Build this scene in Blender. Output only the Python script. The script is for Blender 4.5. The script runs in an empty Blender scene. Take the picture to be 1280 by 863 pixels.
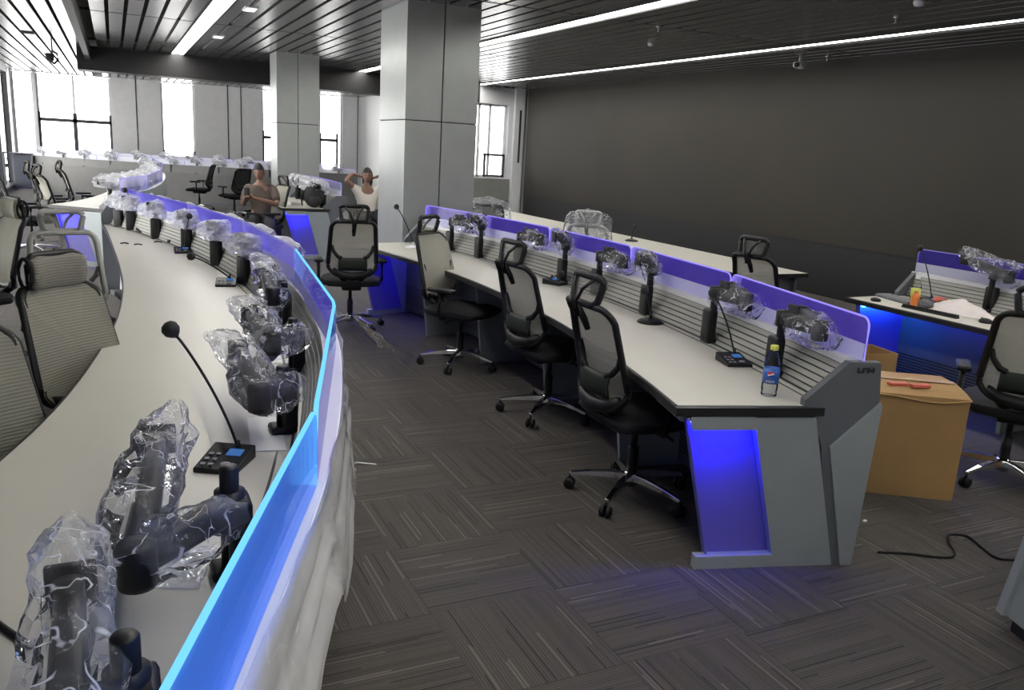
import bpy, bmesh, math, random
from mathutils import Vector, Matrix, Euler, noise
random.seed(7)
PI = math.pi
sc = bpy.context.scene
COL = sc.collection

# ------------------------------------------------------------------ materials
def new_mat(name):
    m = bpy.data.materials.new(name); m.use_nodes = True
    nt = m.node_tree; nt.nodes.clear()
    out = nt.nodes.new('ShaderNodeOutputMaterial')
    return m, nt, out
def N(nt, typ, **kw):
    n = nt.nodes.new(typ)
    for k, v in kw.items():
        if k.startswith('i_'):
            key = k[2:]
            key = int(key) if key.isdigit() else key.replace('_', ' ')
            n.inputs[key].default_value = v
        else: setattr(n, k, v)
    return n
def L(nt, a, b): nt.links.new(a, b)
def c4(c): return (c[0], c[1], c[2], 1)
def math_n(nt, op, a, b=None, c=None):
    n = nt.nodes.new('ShaderNodeMath'); n.operation = op
    for i, v in enumerate((a, b, c)):
        if v is None: continue
        if isinstance(v, (int, float)): n.inputs[i].default_value = v
        else: nt.links.new(v, n.inputs[i])
    return n.outputs[0]
def pbr(name, col, rough=.5, metal=0, spec=.5, var=.06, vscale=6, bump=0, bscale=80, sheen=0, coat=0):
    m, nt, out = new_mat(name)
    b = N(nt, 'ShaderNodeBsdfPrincipled')
    b.inputs['Roughness'].default_value = rough; b.inputs['Metallic'].default_value = metal
    b.inputs['Specular IOR Level'].default_value = spec
    b.inputs['Sheen Weight'].default_value = sheen; b.inputs['Coat Weight'].default_value = coat
    tc = N(nt, 'ShaderNodeTexCoord')
    nz = N(nt, 'ShaderNodeTexNoise'); nz.inputs['Scale'].default_value = vscale; nz.inputs['Detail'].default_value = 3
    L(nt, tc.outputs['Object'], nz.inputs['Vector'])
    rp = N(nt, 'ShaderNodeValToRGB')
    rp.color_ramp.elements[0].position = .3; rp.color_ramp.elements[1].position = .7
    rp.color_ramp.elements[0].color = c4([max(0, x*(1-var)) for x in col])
    rp.color_ramp.elements[1].color = c4([min(1, x*(1+var)) for x in col])
    L(nt, nz.outputs['Fac'], rp.inputs['Fac']); L(nt, rp.outputs['Color'], b.inputs['Base Color'])
    if bump:
        n2 = N(nt, 'ShaderNodeTexNoise'); n2.inputs['Scale'].default_value = bscale
        L(nt, tc.outputs['Object'], n2.inputs['Vector'])
        bp = N(nt, 'ShaderNodeBump'); bp.inputs['Strength'].default_value = bump; bp.inputs['Distance'].default_value = .002
        L(nt, n2.outputs['Fac'], bp.inputs['Height']); L(nt, bp.outputs['Normal'], b.inputs['Normal'])
    L(nt, b.outputs[0], out.inputs[0])
    return m
def emis(name, col, s):
    m, nt, out = new_mat(name)
    e = N(nt, 'ShaderNodeEmission'); e.inputs[0].default_value = c4(col); e.inputs[1].default_value = s
    L(nt, e.outputs[0], out.inputs[0]); return m
def film(name, base=.12, vein=.6, tint=(.95, .96, 1), scale=9.0, milk=0.35):
    """crumpled clear plastic film: mostly transparent, bright along creases"""
    m, nt, out = new_mat(name)
    tc = N(nt, 'ShaderNodeTexCoord')
    n0 = N(nt, 'ShaderNodeTexNoise'); n0.inputs['Scale'].default_value = scale; n0.inputs['Detail'].default_value = 2
    n0.inputs['Distortion'].default_value = .6
    L(nt, tc.outputs['Object'], n0.inputs['Vector'])
    r = math_n(nt, 'ABSOLUTE', math_n(nt, 'SUBTRACT', n0.outputs['Fac'], .5))
    r = math_n(nt, 'SUBTRACT', 1.0, math_n(nt, 'MULTIPLY', r, 55))
    r = math_n(nt, 'MAXIMUM', r, 0.0)
    nm = N(nt, 'ShaderNodeTexNoise'); nm.inputs['Scale'].default_value = scale*.8; nm.inputs['Detail'].default_value = 1
    L(nt, tc.outputs['Object'], nm.inputs['Vector'])
    r = math_n(nt, 'MULTIPLY', r, math_n(nt, 'MINIMUM', math_n(nt, 'MAXIMUM', math_n(nt, 'MULTIPLY', math_n(nt, 'SUBTRACT', nm.outputs['Fac'], .44), 9.0), 0.0), 1.0))
    n1 = N(nt, 'ShaderNodeTexNoise'); n1.inputs['Scale'].default_value = scale*.55; n1.inputs['Detail'].default_value = 3
    L(nt, tc.outputs['Object'], n1.inputs['Vector'])
    blot = math_n(nt, 'MULTIPLY', math_n(nt, 'MAXIMUM', math_n(nt, 'SUBTRACT', n1.outputs['Fac'], .48), 0.0), milk*4)
    fac = math_n(nt, 'ADD', math_n(nt, 'ADD', math_n(nt, 'MULTIPLY', r, vein), blot), base)  # white veins paint highlights along the creases into the film
    fac = math_n(nt, 'MINIMUM', fac, .92)
    bmp = N(nt, 'ShaderNodeBump'); bmp.inputs['Strength'].default_value = .8; bmp.inputs['Distance'].default_value = .02
    n2 = N(nt, 'ShaderNodeTexNoise'); n2.inputs['Scale'].default_value = scale*2.2; n2.inputs['Detail'].default_value = 3
    L(nt, tc.outputs['Object'], n2.inputs['Vector'])
    L(nt, n2.outputs['Fac'], bmp.inputs['Height'])
    tr = N(nt, 'ShaderNodeBsdfTransparent'); tr.inputs[0].default_value = c4((.97, .98, 1))
    df = N(nt, 'ShaderNodeBsdfDiffuse'); df.inputs[0].default_value = c4(tint)
    tl = N(nt, 'ShaderNodeBsdfTranslucent'); tl.inputs[0].default_value = c4(tint)
    gl = N(nt, 'ShaderNodeBsdfGlossy'); gl.inputs['Roughness'].default_value = .12; gl.inputs[0].default_value = (1, 1, 1, 1)
    L(nt, bmp.outputs[0], gl.inputs['Normal'])
    m1 = N(nt, 'ShaderNodeMixShader'); m1.inputs[0].default_value = .5; L(nt, df.outputs[0], m1.inputs[1]); L(nt, tl.outputs[0], m1.inputs[2])
    m2 = N(nt, 'ShaderNodeMixShader'); L(nt, fac, m2.inputs[0]); L(nt, tr.outputs[0], m2.inputs[1]); L(nt, m1.outputs[0], m2.inputs[2])
    fr = N(nt, 'ShaderNodeFresnel'); fr.inputs[0].default_value = 1.14
    m3 = N(nt, 'ShaderNodeMixShader'); L(nt, fr.outputs[0], m3.inputs[0]); L(nt, m2.outputs[0], m3.inputs[1]); L(nt, gl.outputs[0], m3.inputs[2])
    L(nt, m3.outputs[0], out.inputs[0])
    return m
def glass(name, tint=(1, 1, 1), refl=1.3):
    m, nt, out = new_mat(name)
    tr = N(nt, 'ShaderNodeBsdfTransparent'); tr.inputs[0].default_value = c4(tint)
    gl = N(nt, 'ShaderNodeBsdfGlossy'); gl.inputs['Roughness'].default_value = .02
    fr = N(nt, 'ShaderNodeFresnel'); fr.inputs[0].default_value = refl
    mx = N(nt, 'ShaderNodeMixShader'); L(nt, fr.outputs[0], mx.inputs[0]); L(nt, tr.outputs[0], mx.inputs[1]); L(nt, gl.outputs[0], mx.inputs[2])
    L(nt, mx.outputs[0], out.inputs[0]); return m
def acrylic(name, ecol, es, tint, fro=.35, dcol=(.5, .45, 1)):
    """edge-lit acrylic: the sheet itself gives off the LED colour"""
    m, nt, out = new_mat(name)
    tr = N(nt, 'ShaderNodeBsdfTransparent'); tr.inputs[0].default_value = c4(tint)
    tl = N(nt, 'ShaderNodeBsdfTranslucent'); tl.inputs[0].default_value = c4(dcol)
    mx = N(nt, 'ShaderNodeMixShader'); mx.inputs[0].default_value = fro
    L(nt, tr.outputs[0], mx.inputs[1]); L(nt, tl.outputs[0], mx.inputs[2])
    em = N(nt, 'ShaderNodeEmission'); em.inputs[0].default_value = c4(ecol); em.inputs[1].default_value = es
    ad = N(nt, 'ShaderNodeAddShader'); L(nt, mx.outputs[0], ad.inputs[0]); L(nt, em.outputs[0], ad.inputs[1])
    gl = N(nt, 'ShaderNodeBsdfGlossy'); gl.inputs['Roughness'].default_value = .05
    fr = N(nt, 'ShaderNodeFresnel'); fr.inputs[0].default_value = 1.3
    m2 = N(nt, 'ShaderNodeMixShader'); L(nt, fr.outputs[0], m2.inputs[0]); L(nt, ad.outputs[0], m2.inputs[1]); L(nt, gl.outputs[0], m2.inputs[2])
    L(nt, m2.outputs[0], out.inputs[0]); return m

def carpet():
    m, nt, out = new_mat('carpet_tiles')
    g = N(nt, 'ShaderNodeNewGeometry')
    sp = N(nt, 'ShaderNodeSeparateXYZ'); L(nt, g.outputs['Position'], sp.inputs[0])
    M = lambda op, a, b=None, c=None: math_n(nt, op, a, b, c)
    x = M('MULTIPLY', M('ADD', sp.outputs[0], -.9427 + 50), 2.0)
    y = M('MULTIPLY', M('ADD', sp.outputs[1], -2.9654 + 50), 2.0)
    ix, iy = M('FLOOR', x), M('FLOOR', y)
    fx, fy = M('FRACT', x), M('FRACT', y)
    par = M('MODULO', M('ADD', ix, iy), 2.0)          # which way the tile is turned
    inv = M('SUBTRACT', 1.0, par)
    # u runs across the stripes, v along them
    u = M('ADD', M('MULTIPLY', fy, par), M('MULTIPLY', fx, inv))
    v = M('ADD', M('MULTIPLY', fx, par), M('MULTIPLY', fy, inv))
    tid = M('ADD', M('MULTIPLY', ix, 7.13), M('MULTIPLY', iy, 3.71))
    def rnd(a, b, c):
        cb = N(nt, 'ShaderNodeCombineXYZ')
        for i, q in enumerate((a, b, c)):
            if isinstance(q, (int, float)): cb.inputs[i].default_value = q
            else: L(nt, q, cb.inputs[i])
        w = N(nt, 'ShaderNodeTexWhiteNoise'); L(nt, cb.outputs[0], w.inputs[0]); return w.outputs[0]
    NS = 44.0
    cu = M('FLOOR', M('MULTIPLY', u, NS)); fu = M('FRACT', M('MULTIPLY', u, NS))
    r1 = rnd(cu, tid, 0.0)
    st = M('SUBTRACT', M('MULTIPLY', rnd(cu, tid, 5.0), 1.0), .45); ln = M('ADD', M('MULTIPLY', rnd(cu, tid, 9.0), .6), .45)
    on = M('MULTIPLY', M('GREATER_THAN', v, st), M('LESS_THAN', v, M('ADD', st, ln)))
    thin = M('GREATER_THAN', fu, .62)
    light = M('MULTIPLY', M('MULTIPLY', M('GREATER_THAN', r1, .87), on), thin)
    dark = M('MULTIPLY', M('MULTIPLY', M('LESS_THAN', r1, .15), on), M('GREATER_THAN', fu, .35))
    fine = M('GREATER_THAN', fu, .70)
    var_ = M('MULTIPLY', M('SUBTRACT', rnd(cu, tid, 3.0), .5), .034)
    nz = N(nt, 'ShaderNodeTexNoise'); nz.inputs['Scale'].default_value = 260; nz.inputs['Detail'].default_value = 2
    L(nt, g.outputs['Position'], nz.inputs['Vector'])
    n2 = N(nt, 'ShaderNodeTexNoise'); n2.inputs['Scale'].default_value = 1.3; n2.inputs['Detail'].default_value = 2
    L(nt, g.outputs['Position'], n2.inputs['Vector'])
    val = M('ADD', M('ADD', M('ADD', .088, var_), M('MULTIPLY', fine, -.045)), M('MULTIPLY', M('SUBTRACT', nz.outputs['Fac'], .5), .05))
    val = M('ADD', val, M('MULTIPLY', M('SUBTRACT', rnd(tid, 2.0, 1.0), .5), .008))
    val = M('ADD', val, M('MULTIPLY', light, .16))
    val = M('MULTIPLY', val, M('SUBTRACT', 1.0, M('MULTIPLY', dark, .75)))
    seam = M('MAXIMUM', M('LESS_THAN', fx, .008), M('LESS_THAN', fy, .008))
    val = M('MULTIPLY', val, M('SUBTRACT', 1.0, M('MULTIPLY', seam, .4)))
    val = M('MAXIMUM', M('MULTIPLY', val, .56), .003)
    cb = N(nt, 'ShaderNodeCombineXYZ')
    L(nt, M('MULTIPLY', val, 1.20), cb.inputs[0]); L(nt, M('MULTIPLY', val, 1.02), cb.inputs[1]); L(nt, M('MULTIPLY', val, .85), cb.inputs[2])
    b = N(nt, 'ShaderNodeBsdfPrincipled'); b.inputs['Roughness'].default_value = .75
    b.inputs['Specular IOR Level'].default_value = .35; b.inputs['Sheen Weight'].default_value = .12
    b.inputs['Sheen Roughness'].default_value = .5
    L(nt, cb.outputs[0], b.inputs['Base Color'])
    bm = N(nt, 'ShaderNodeBump'); bm.inputs['Strength'].default_value = .4; bm.inputs['Distance'].default_value = .003
    L(nt, M('ADD', fine, nz.outputs['Fac']), bm.inputs['Height']); L(nt, bm.outputs[0], b.inputs['Normal'])
    L(nt, b.outputs[0], out.inputs[0])
    return m

def mesh_cloth(name, col, alpha=.9, scale=150.0):
    """woven chair mesh: fine horizontal ribs with pin-holes"""
    m, nt, out = new_mat(name)
    tc = N(nt, 'ShaderNodeTexCoord'); sp = N(nt, 'ShaderNodeSeparateXYZ'); L(nt, tc.outputs['Object'], sp.inputs[0])
    M = lambda op, a, b=None, c=None: math_n(nt, op, a, b, c)
    z = M('ADD', M('SINE', M('MULTIPLY', sp.outputs[2], scale*3.6)), 1.0)
    z = M('MULTIPLY', z, .5)
    b = N(nt, 'ShaderNodeBsdfPrincipled'); b.inputs['Roughness'].default_value = .8; b.inputs['Specular IOR Level'].default_value = .2
    mixc = N(nt, 'ShaderNodeMix'); mixc.data_type = 'RGBA'
    L(nt, z, mixc.inputs[0]); mixc.inputs[6].default_value = c4([k*.72 for k in col]); mixc.inputs[7].default_value = c4(col)
    L(nt, mixc.outputs[2], b.inputs['Base Color'])
    bm = N(nt, 'ShaderNodeBump'); bm.inputs['Strength'].default_value = .5; bm.inputs['Distance'].default_value = .003
    L(nt, z, bm.inputs['Height']); L(nt, bm.outputs[0], b.inputs['Normal'])
    tl = N(nt, 'ShaderNodeBsdfTranslucent'); tl.inputs[0].default_value = c4(col)
    m1 = N(nt, 'ShaderNodeMixShader'); m1.inputs[0].default_value = .25; L(nt, b.outputs[0], m1.inputs[1]); L(nt, tl.outputs[0], m1.inputs[2])
    tr = N(nt, 'ShaderNodeBsdfTransparent')
    m2 = N(nt, 'ShaderNodeMixShader'); m2.inputs[0].default_value = alpha; L(nt, tr.outputs[0], m2.inputs[1]); L(nt, m1.outputs[0], m2.inputs[2])
    L(nt, m2.outputs[0], out.inputs[0]); return m

MT = dict(
    carpet=carpet(),
    plank=pbr('brushed_ceiling_plank', (.31, .31, .31), .27, .9, var=.12, vscale=1.2, bump=.15, bscale=8),
    void=pbr('ceiling_void', (.006, .006, .006), .9),
    beam=pbr('black_beam', (.012, .011, .012), .45),
    panel=pbr('wall_panel_grey', (.60, .61, .61), .42, var=.03),
    panelb=pbr('bright_panel', (.80, .80, .80), .5, var=.03),
    seam=pbr('panel_seam', (.03, .03, .03), .8),
    rearg=pbr('grey_rear_panel', (.15, .15, .145), .6),
    white=pbr('white_wall', (.72, .73, .75), .6, var=.03),
    greyw=pbr('grey_low_wall', (.25, .25, .24), .7),
    column=pbr('column_panel', (.40, .42, .41), .28, .35, var=.03),
    frame=pbr('window_frame_dark', (.10, .10, .11), .4, .4),
    framew=pbr('window_frame_white', (.7, .7, .72), .5),
    pane=glass('window_glass'),
    screen=pbr('led_wall', (.034, .030, .024), .55, var=.12, vscale=.6, spec=.25),
    skirt=pbr('black_skirt', (.008, .008, .009), .6),
    top=pbr('desk_laminate', (.57, .55, .49), .38, var=.02, vscale=2),
    edge=pbr('black_edge', (.012, .012, .013), .35),
    desk=pbr('desk_metal_grey', (.28, .31, .32), .42, .1, var=.03),
    deskd=pbr('desk_metal_dark', (.12, .13, .145), .45, .15, var=.04),
    slat=pbr('slat_aluminium', (.31, .31, .28), .45, .1, var=.04),
    ridge=pbr('ridge_white', (.62, .62, .64), .35, var=.02),
    black=pbr('black_plastic', (.008, .008, .009), .45, spec=.35),
    blackm=pbr('black_matt', (.014, .014, .015), .7),
    fabric=pbr('black_seat_fabric', (.012, .012, .014), .9, bump=.5, bscale=300),
    chrome=pbr('polished_metal', (.75, .75, .76), .14, 1, var=.05),
    mesh=mesh_cloth('chair_mesh_pale', (.48, .47, .40), .95),
    meshl=mesh_cloth('chair_mesh_olive', (.40, .39, .32), .97), mesht=mesh_cloth('chair_mesh_thin', (.40, .39, .34), .45),
    meshd=mesh_cloth('chair_mesh_black', (.016, .017, .02), .93),
    rim=pbr('pale_mesh_border', (.42, .42, .39), .7),
    green=pbr('lumbar_dark', (.010, .016, .010), .6),
    film=film('plastic_film', .06, 1.0, milk=.30, scale=13),
    filmfar=film('plastic_film_far', .46, .6, scale=15, milk=.6),
    filmw=film('milky_film', .80, .1, tint=(.97, .97, .98), scale=5, milk=.5),
    card=pbr('cardboard', (.36, .215, .085), .75, var=.10, vscale=3, bump=.2, bscale=40),
    cardd=pbr('cardboard_inner', (.22, .13, .07), .85, var=.1),
    tape=pbr('packing_tape', (.55, .38, .20), .25, var=.05),
    red=pbr('red_plastic', (.62, .14, .09), .4),
    paper=pbr('paper', (.78, .78, .76), .6, var=.03),
    led=emis('led_strip_white', (1, .98, .92), 19.0),
    cyan=emis('led_edge_cyan', (.18, .62, 1), 1.25),
    violetd=emis('led_edge_pale', (.45, .42, .9), .5),
    violet=emis('led_edge_violet', (.42, .36, 1), .9),
    blue=emis('led_blue', (.05, .04, 1), 36.0), blue2=emis('led_blue_inset', (.01, .01, 1), 420.0),
    acr=acrylic('acrylic_violet', (.13, .07, .9), .20, (.80, .78, .99), .22),
    acrn=acrylic('acrylic_blue', (.13, .09, .95), .40, (.70, .70, .99), .35, (.6, .6, 1)),
    acrb=acrylic('acrylic_sky_blue', (.05, .22, 1), .55, (.62, .75, 1), .35, (.5, .65, 1)), acrd=acrylic('acrylic_dim_violet', (.10, .05, .8), .06, (.45, .42, .75), .15),
    acrf=acrylic('acrylic_pale', (.25, .22, .95), .07, (.85, .85, .98), .55, (.85, .85, 1)),
    acrw=film('acrylic_white', .62, .0, milk=.1, scale=3), panelw=pbr('pale_rear_panel', (.78, .78, .78), .4, var=.02),
    insetm=pbr('violet_frosted_inset', (.12, .105, .44), .4, var=.02),
    lcd=emis('mic_display', (.10, .28, .75), .5),
    key=pbr('key_grey', (.25, .25, .27), .5),
    skin=pbr('skin', (.25, .14, .10), .55), hair=pbr('hair_black', (.012, .01, .01), .6),
    shirt=pbr('taupe_shirt', (.10, .075, .065), .85), pants=pbr('dark_trousers', (.02, .02, .025), .85),
    blouse=pbr('cream_blouse', (.75, .70, .62), .8), shoe=pbr('dark_shoe', (.01, .01, .01), .4),
    pet=glass('clear_pet', (.95, .97, .98), 1.22), liquid=pbr('pale_drink', (.65, .62, .15), .2),
    yellow=pbr('yellow_cap', (.62, .66, .10), .4), label_b=pbr('blue_label', (.02, .10, .42), .35, var=.1),
    labelw=pbr('white_ink', (.85, .85, .88), .4), labelr=pbr('red_ink', (.6, .02, .03), .4),
    labelbl=pbr('navy_ink', (.01, .03, .20), .4),
    orange=pbr('orange_wrap', (.75, .22, .04), .4), pink=pbr('pink_box', (.62, .42, .38), .6),
    brown=pbr('snack_brown', (.22, .06, .03), .6), backdrop=pbr('pale_tower', (.8, .82, .85), .8),
)

# ------------------------------------------------------------------ mesh builder
class MB:
    def __init__(s): s.v, s.f, s.sm = [], [], []
    def add(s, vs, fs, smooth=False):
        k = len(s.v); s.v += [tuple(v) for v in vs]
        for f in fs: s.f.append([i+k for i in f]); s.sm.append(smooth)
        return s
    def box(s, c, d, rz=0, M=None):
        vs = []
        for i in range(8):
            p = Vector(((i & 1)-.5, ((i >> 1) & 1)-.5, ((i >> 2) & 1)-.5)); p = Vector((p.x*d[0], p.y*d[1], p.z*d[2]))
            if rz: p = Matrix.Rotation(rz, 3, 'Z') @ p
            if M: p = M @ p
            vs.append(p+Vector(c))
        return s.add(vs, [(0, 2, 3, 1), (4, 5, 7, 6), (0, 1, 5, 4), (2, 6, 7, 3), (0, 4, 6, 2), (1, 3, 7, 5)])
    def rbox(s, c, d, r=.01, M=None, n=3):
        """box with rounded vertical-profile edges (rounded rectangle in x/y, chamfer in z)"""
        pts = []
        hx, hy = d[0]/2-r, d[1]/2-r
        for q, (sx, sy) in enumerate(((1, 1), (-1, 1), (-1, -1), (1, -1))):
            for k in range(n+1):
                a = q*PI/2+k*PI/2/n
                pts.append((sx*hx, sy*hy, math.cos(a), math.sin(a)))
        rings = []; ch = min(r, d[2]/2*.9)
        for z, rr in ((-d[2]/2, r-ch), (-d[2]/2+ch*.3, r-ch*.3), (-d[2]/2+ch, r), (d[2]/2-ch, r), (d[2]/2-ch*.3, r-ch*.3), (d[2]/2, r-ch)):
            rings.append([Vector((x+cx*rr, y+cy*rr, z)) for x, y, cx, cy in pts])
        vs = []
        for rg in rings:
            for p in rg: vs.append((M @ p if M else p)+Vector(c))
        n_ = len(pts); fs = []
        for i in range(len(rings)-1):
            for j in range(n_): fs.append((i*n_+j, i*n_+(j+1) % n_, (i+1)*n_+(j+1) % n_, (i+1)*n_+j))
        fs.append(tuple(reversed(range(n_)))); fs.append(tuple((len(rings)-1)*n_+j for j in range(n_)))
        return s.add(vs, fs, True)
    def tube(s, pts, r, n=8, closed=False, caps=True, flat=1.0, up=(0, 0, 1)):
        pts = [Vector(p) for p in pts]; m = len(pts); vs = []
        R = r if hasattr(r, '__len__') else [r]*m
        for i, p in enumerate(pts):
            a = pts[(i-1) % m] if (closed or i > 0) else p
            b = pts[(i+1) % m] if (closed or i < m-1) else p
            t = (b-a).normalized() if (b-a).length > 1e-9 else Vector((0, 0, 1))
            u = Vector(up); x = u.cross(t)
            if x.length < 1e-3: x = Vector((1, 0, 0)).cross(t)
            x.normalize(); y = t.cross(x)
            for k in range(n):
                q = 2*PI*k/n; vs.append(p+x*math.cos(q)*R[i]+y*math.sin(q)*R[i]*flat)
        fs = []
        for i in range(m if closed else m-1):
            j = (i+1) % m
            for k in range(n): fs.append((i*n+k, i*n+(k+1) % n, j*n+(k+1) % n, j*n+k))
        if not closed and caps:
            fs.append(tuple(reversed(range(n)))); fs.append(tuple((m-1)*n+k for k in range(n)))
        return s.add(vs, fs, True)
    def cyl(s, a, b, r, n=16, r2=None): return s.tube([a, b], [r, r if r2 is None else r2], n)
    def ball(s, c, r, n=12, sq=(1, 1, 1), M=None):
        vs = []; fs = []; h = n//2
        for i in range(h+1):
            th = PI*i/h
            for k in range(n):
                ph = 2*PI*k/n
                p = Vector((math.sin(th)*math.cos(ph)*r*sq[0], math.sin(th)*math.sin(ph)*r*sq[1], math.cos(th)*r*sq[2]))
                if M: p = M @ p
                vs.append(p+Vector(c))
        for i in range(h):
            for k in range(n): fs.append((i*n+k, (i+1)*n+k, (i+1)*n+(k+1) % n, i*n+(k+1) % n))
        return s.add(vs, fs, True)
    def lathe(s, prof, c=(0, 0, 0), n=24):
        vs = []; fs = []
        for r, z in prof:
            for k in range(n): vs.append((c[0]+r*math.cos(2*PI*k/n), c[1]+r*math.sin(2*PI*k/n), c[2]+z))
        for i in range(len(prof)-1):
            for k in range(n): fs.append((i*n+k, i*n+(k+1) % n, (i+1)*n+(k+1) % n, (i+1)*n+k))
        fs.append(tuple(reversed(range(n)))); fs.append(tuple((len(prof)-1)*n+k for k in range(n)))
        return s.add(vs, fs, True)
    def prism(s, poly, f0, f1):
        """poly: list of 2D pts; f0/f1 map a 2D point to each 3D end"""
        a = [f0(p) for p in poly]; b = [f1(p) for p in poly]; n = len(poly)
        return s.add(a+b, [tuple(range(n)), tuple(reversed(range(n, 2*n)))]+[(i, i+n, (i+1) % n+n, (i+1) % n) for i in range(n)])
    def sweep(s, path, outs, prof, closed=True, smooth=False, caps=True):
        """path: 3D base points (x,y); outs: unit 2D outward vectors; prof: (offset, z)"""
        vs = []; n = len(prof)
        for (x, y), (ox, oy) in zip(path, outs):
            for o, z in prof: vs.append((x+ox*o, y+oy*o, z))
        fs = []
        for i in range(len(path)-1):
            for k in range(n if closed else n-1):
                k2 = (k+1) % n
                fs.append((i*n+k, (i+1)*n+k, (i+1)*n+k2, i*n+k2))
        if closed and caps:
            fs.append(tuple(range(n))); fs.append(tuple(reversed([(len(path)-1)*n+k for k in range(n)])))
        return s.add(vs, fs, smooth)
    def grid(s, P, smooth=True):
        m, n = len(P), len(P[0]); vs = [p for r in P for p in r]
        return s.add(vs, [(i*n+j, i*n+j+1, (i+1)*n+j+1, (i+1)*n+j) for i in range(m-1) for j in range(n-1)], smooth)
    def build(s, name, mat, parent=None, bevel=0, solid=0, **tags):
        me = bpy.data.meshes.new(name); me.from_pydata([tuple(v) for v in s.v], [], s.f); me.validate(); 
        if len(me.polygons) == len(s.sm): me.polygons.foreach_set('use_smooth', s.sm)
        bm = bmesh.new(); bm.from_mesh(me); bmesh.ops.recalc_face_normals(bm, faces=bm.faces); bm.to_mesh(me); bm.free()
        o = bpy.data.objects.new(name, me); COL.objects.link(o)
        me.materials.append(MT[mat] if isinstance(mat, str) else mat)
        if parent: o.parent = parent
        if bevel:
            b = o.modifiers.new('b', 'BEVEL'); b.width = bevel; b.segments = 2; b.limit_method = 'ANGLE'; b.angle_limit = .7
        if solid:
            b = o.modifiers.new('s', 'SOLIDIFY'); b.thickness = solid
        for k, v in tags.items(): o[k] = v
        return o

def thing(name, label, cat, loc=(0, 0, 0), rz=0, group=None):
    o = bpy.data.objects.new(name, None); COL.objects.link(o); o.empty_display_size = .1
    o.location = loc; o.rotation_euler = (0, 0, rz); o['label'] = label; o['category'] = cat
    if group: o['group'] = group
    return o
def tag(o, label, cat, group=None, kind=None):
    o['label'] = label; o['category'] = cat
    if group: o['group'] = group
    if kind: o['kind'] = kind
    return o
def dup(root, loc, rz, label=None, group=None):
    r = root.copy(); COL.objects.link(r); r.location = loc; r.rotation_euler = (root.rotation_euler[0], root.rotation_euler[1], rz)
    if label: r['label'] = label
    if group: r['group'] = group
    elif 'group' in r and label: 
        if group == '': del r['group']
    for ch in list(root.children):
        c = ch.copy(); COL.objects.link(c); c.parent = r
        for g in ch.children:
            d = g.copy(); COL.objects.link(d); d.parent = c
    return r
def struct(name, mb, mat, **k): return mb.build(name, mat, kind='structure', **k)

# ------------------------------------------------------------------ camera
f_px, yaw, pitch, roll, H = 1024.0, .4541, .2321, .0575, 1.626
cy, sy = math.cos(yaw), math.sin(yaw)
F = Vector((sy*math.cos(pitch), cy*math.cos(pitch), -math.sin(pitch)))
R0 = Vector((cy, -sy, 0)); U0 = R0.cross(F)
Rv = R0*math.cos(roll)+U0*math.sin(roll); Uv = -R0*math.sin(roll)+U0*math.cos(roll)
cam_d = bpy.data.cameras.new('camera'); cam = bpy.data.objects.new('camera', cam_d); COL.objects.link(cam)
cam_d.sensor_width = 36; cam_d.lens = f_px/1280*36; cam_d.clip_start = .02; cam_d.clip_end = 200
mw = Matrix((Rv, Uv, -F)).transposed().to_4x4(); mw.translation = Vector((0, 0, H)); cam.matrix_world = mw
sc.camera = cam

# ------------------------------------------------------------------ room shell
CEIL = 2.98; XL, XR, YB, YF = -2.42, 8.42, -4.0, 26.0
YS = 17.25           # where the right part of the room ends
XS = 7.1
struct('floor', MB().box(((XL+XR)/2, 11, -.05), (XR-XL+.6, 31, .1)), 'carpet')

# ceiling of long metal planks running away from the camera, dark gaps between
lights_x = (1.10, 4.45, 7.15)
# planks are cut out where the light strips sit
def plank_obj(x0, x1, xoff, y0, y1, z):
    m = MB(); k = math.ceil((x0-xoff)/.2)
    while xoff+k*.2 < x1:
        a = xoff+k*.2+.022; b = a+.156
        if a > x0-.01 and b < x1+.05 and not any(abs((a+b)/2-lx) < .135 for lx in lights_x):
            m.add([(a, y0, z), (b, y0, z), (b, y1, z), (a, y1, z), (a, y0, z+.03), (b, y0, z+.03), (b, y1, z+.03), (a, y1, z+.03)],
                  [(0, 1, 2, 3), (4, 7, 6, 5), (0, 3, 7, 4), (1, 5, 6, 2), (0, 4, 5, 1), (3, 2, 6, 7)])
        k += 1
    return m
m = plank_obj(-.28, XR, 0, YB, 16.55, CEIL)
struct('ceiling', m, 'plank')
struct('ceiling', plank_obj(XL, -.42, 0, YB, YF, CEIL), 'plank')
struct('ceiling', plank_obj(-.38, XR, 0, 17.2, YF, CEIL), 'plank')
struct('ceiling', MB().box(((XL+XR)/2, 11, CEIL+.13), (XR-XL+.6, 31, .06)), 'void')
struct('trim_1', MB().box((3.25, 16.86, 2.78), (7.5, .6, .4)), 'beam')
struct('trim_2', MB().box((-.33, 6.4, 2.88), (.08, 20.8, .26)), 'beam')
# shadow-gap joints crossing the planks
mj = MB()
for yy in (3.6, 7.6, 11.6, 15.4): mj.box((4, yy, CEIL+.012), (8.8, .012, .03))
struct('trim_3', mj, 'seam')

# right wall: the dark display wall
struct('wall_right', MB().box((XR+.1, 6.75, 1.5), (.2, 21.5, 3.1)), 'greyw')
lw = thing('led_wall', 'huge dark blank display wall filling the right side of the room', 'screen', (XR-.06, 6.4, 0))
MB().box((0, 0, 1.82), (.10, 21.0, 2.28)).build('display_surface', 'screen', lw)
MB().box((.005, 0, .34), (.09, 21.0, .68)).build('skirt', 'skirt', lw)
MB().box((-.005, 0, 2.97), (.11, 21.0, .02)).build('top_trim', 'skirt', lw)

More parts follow.
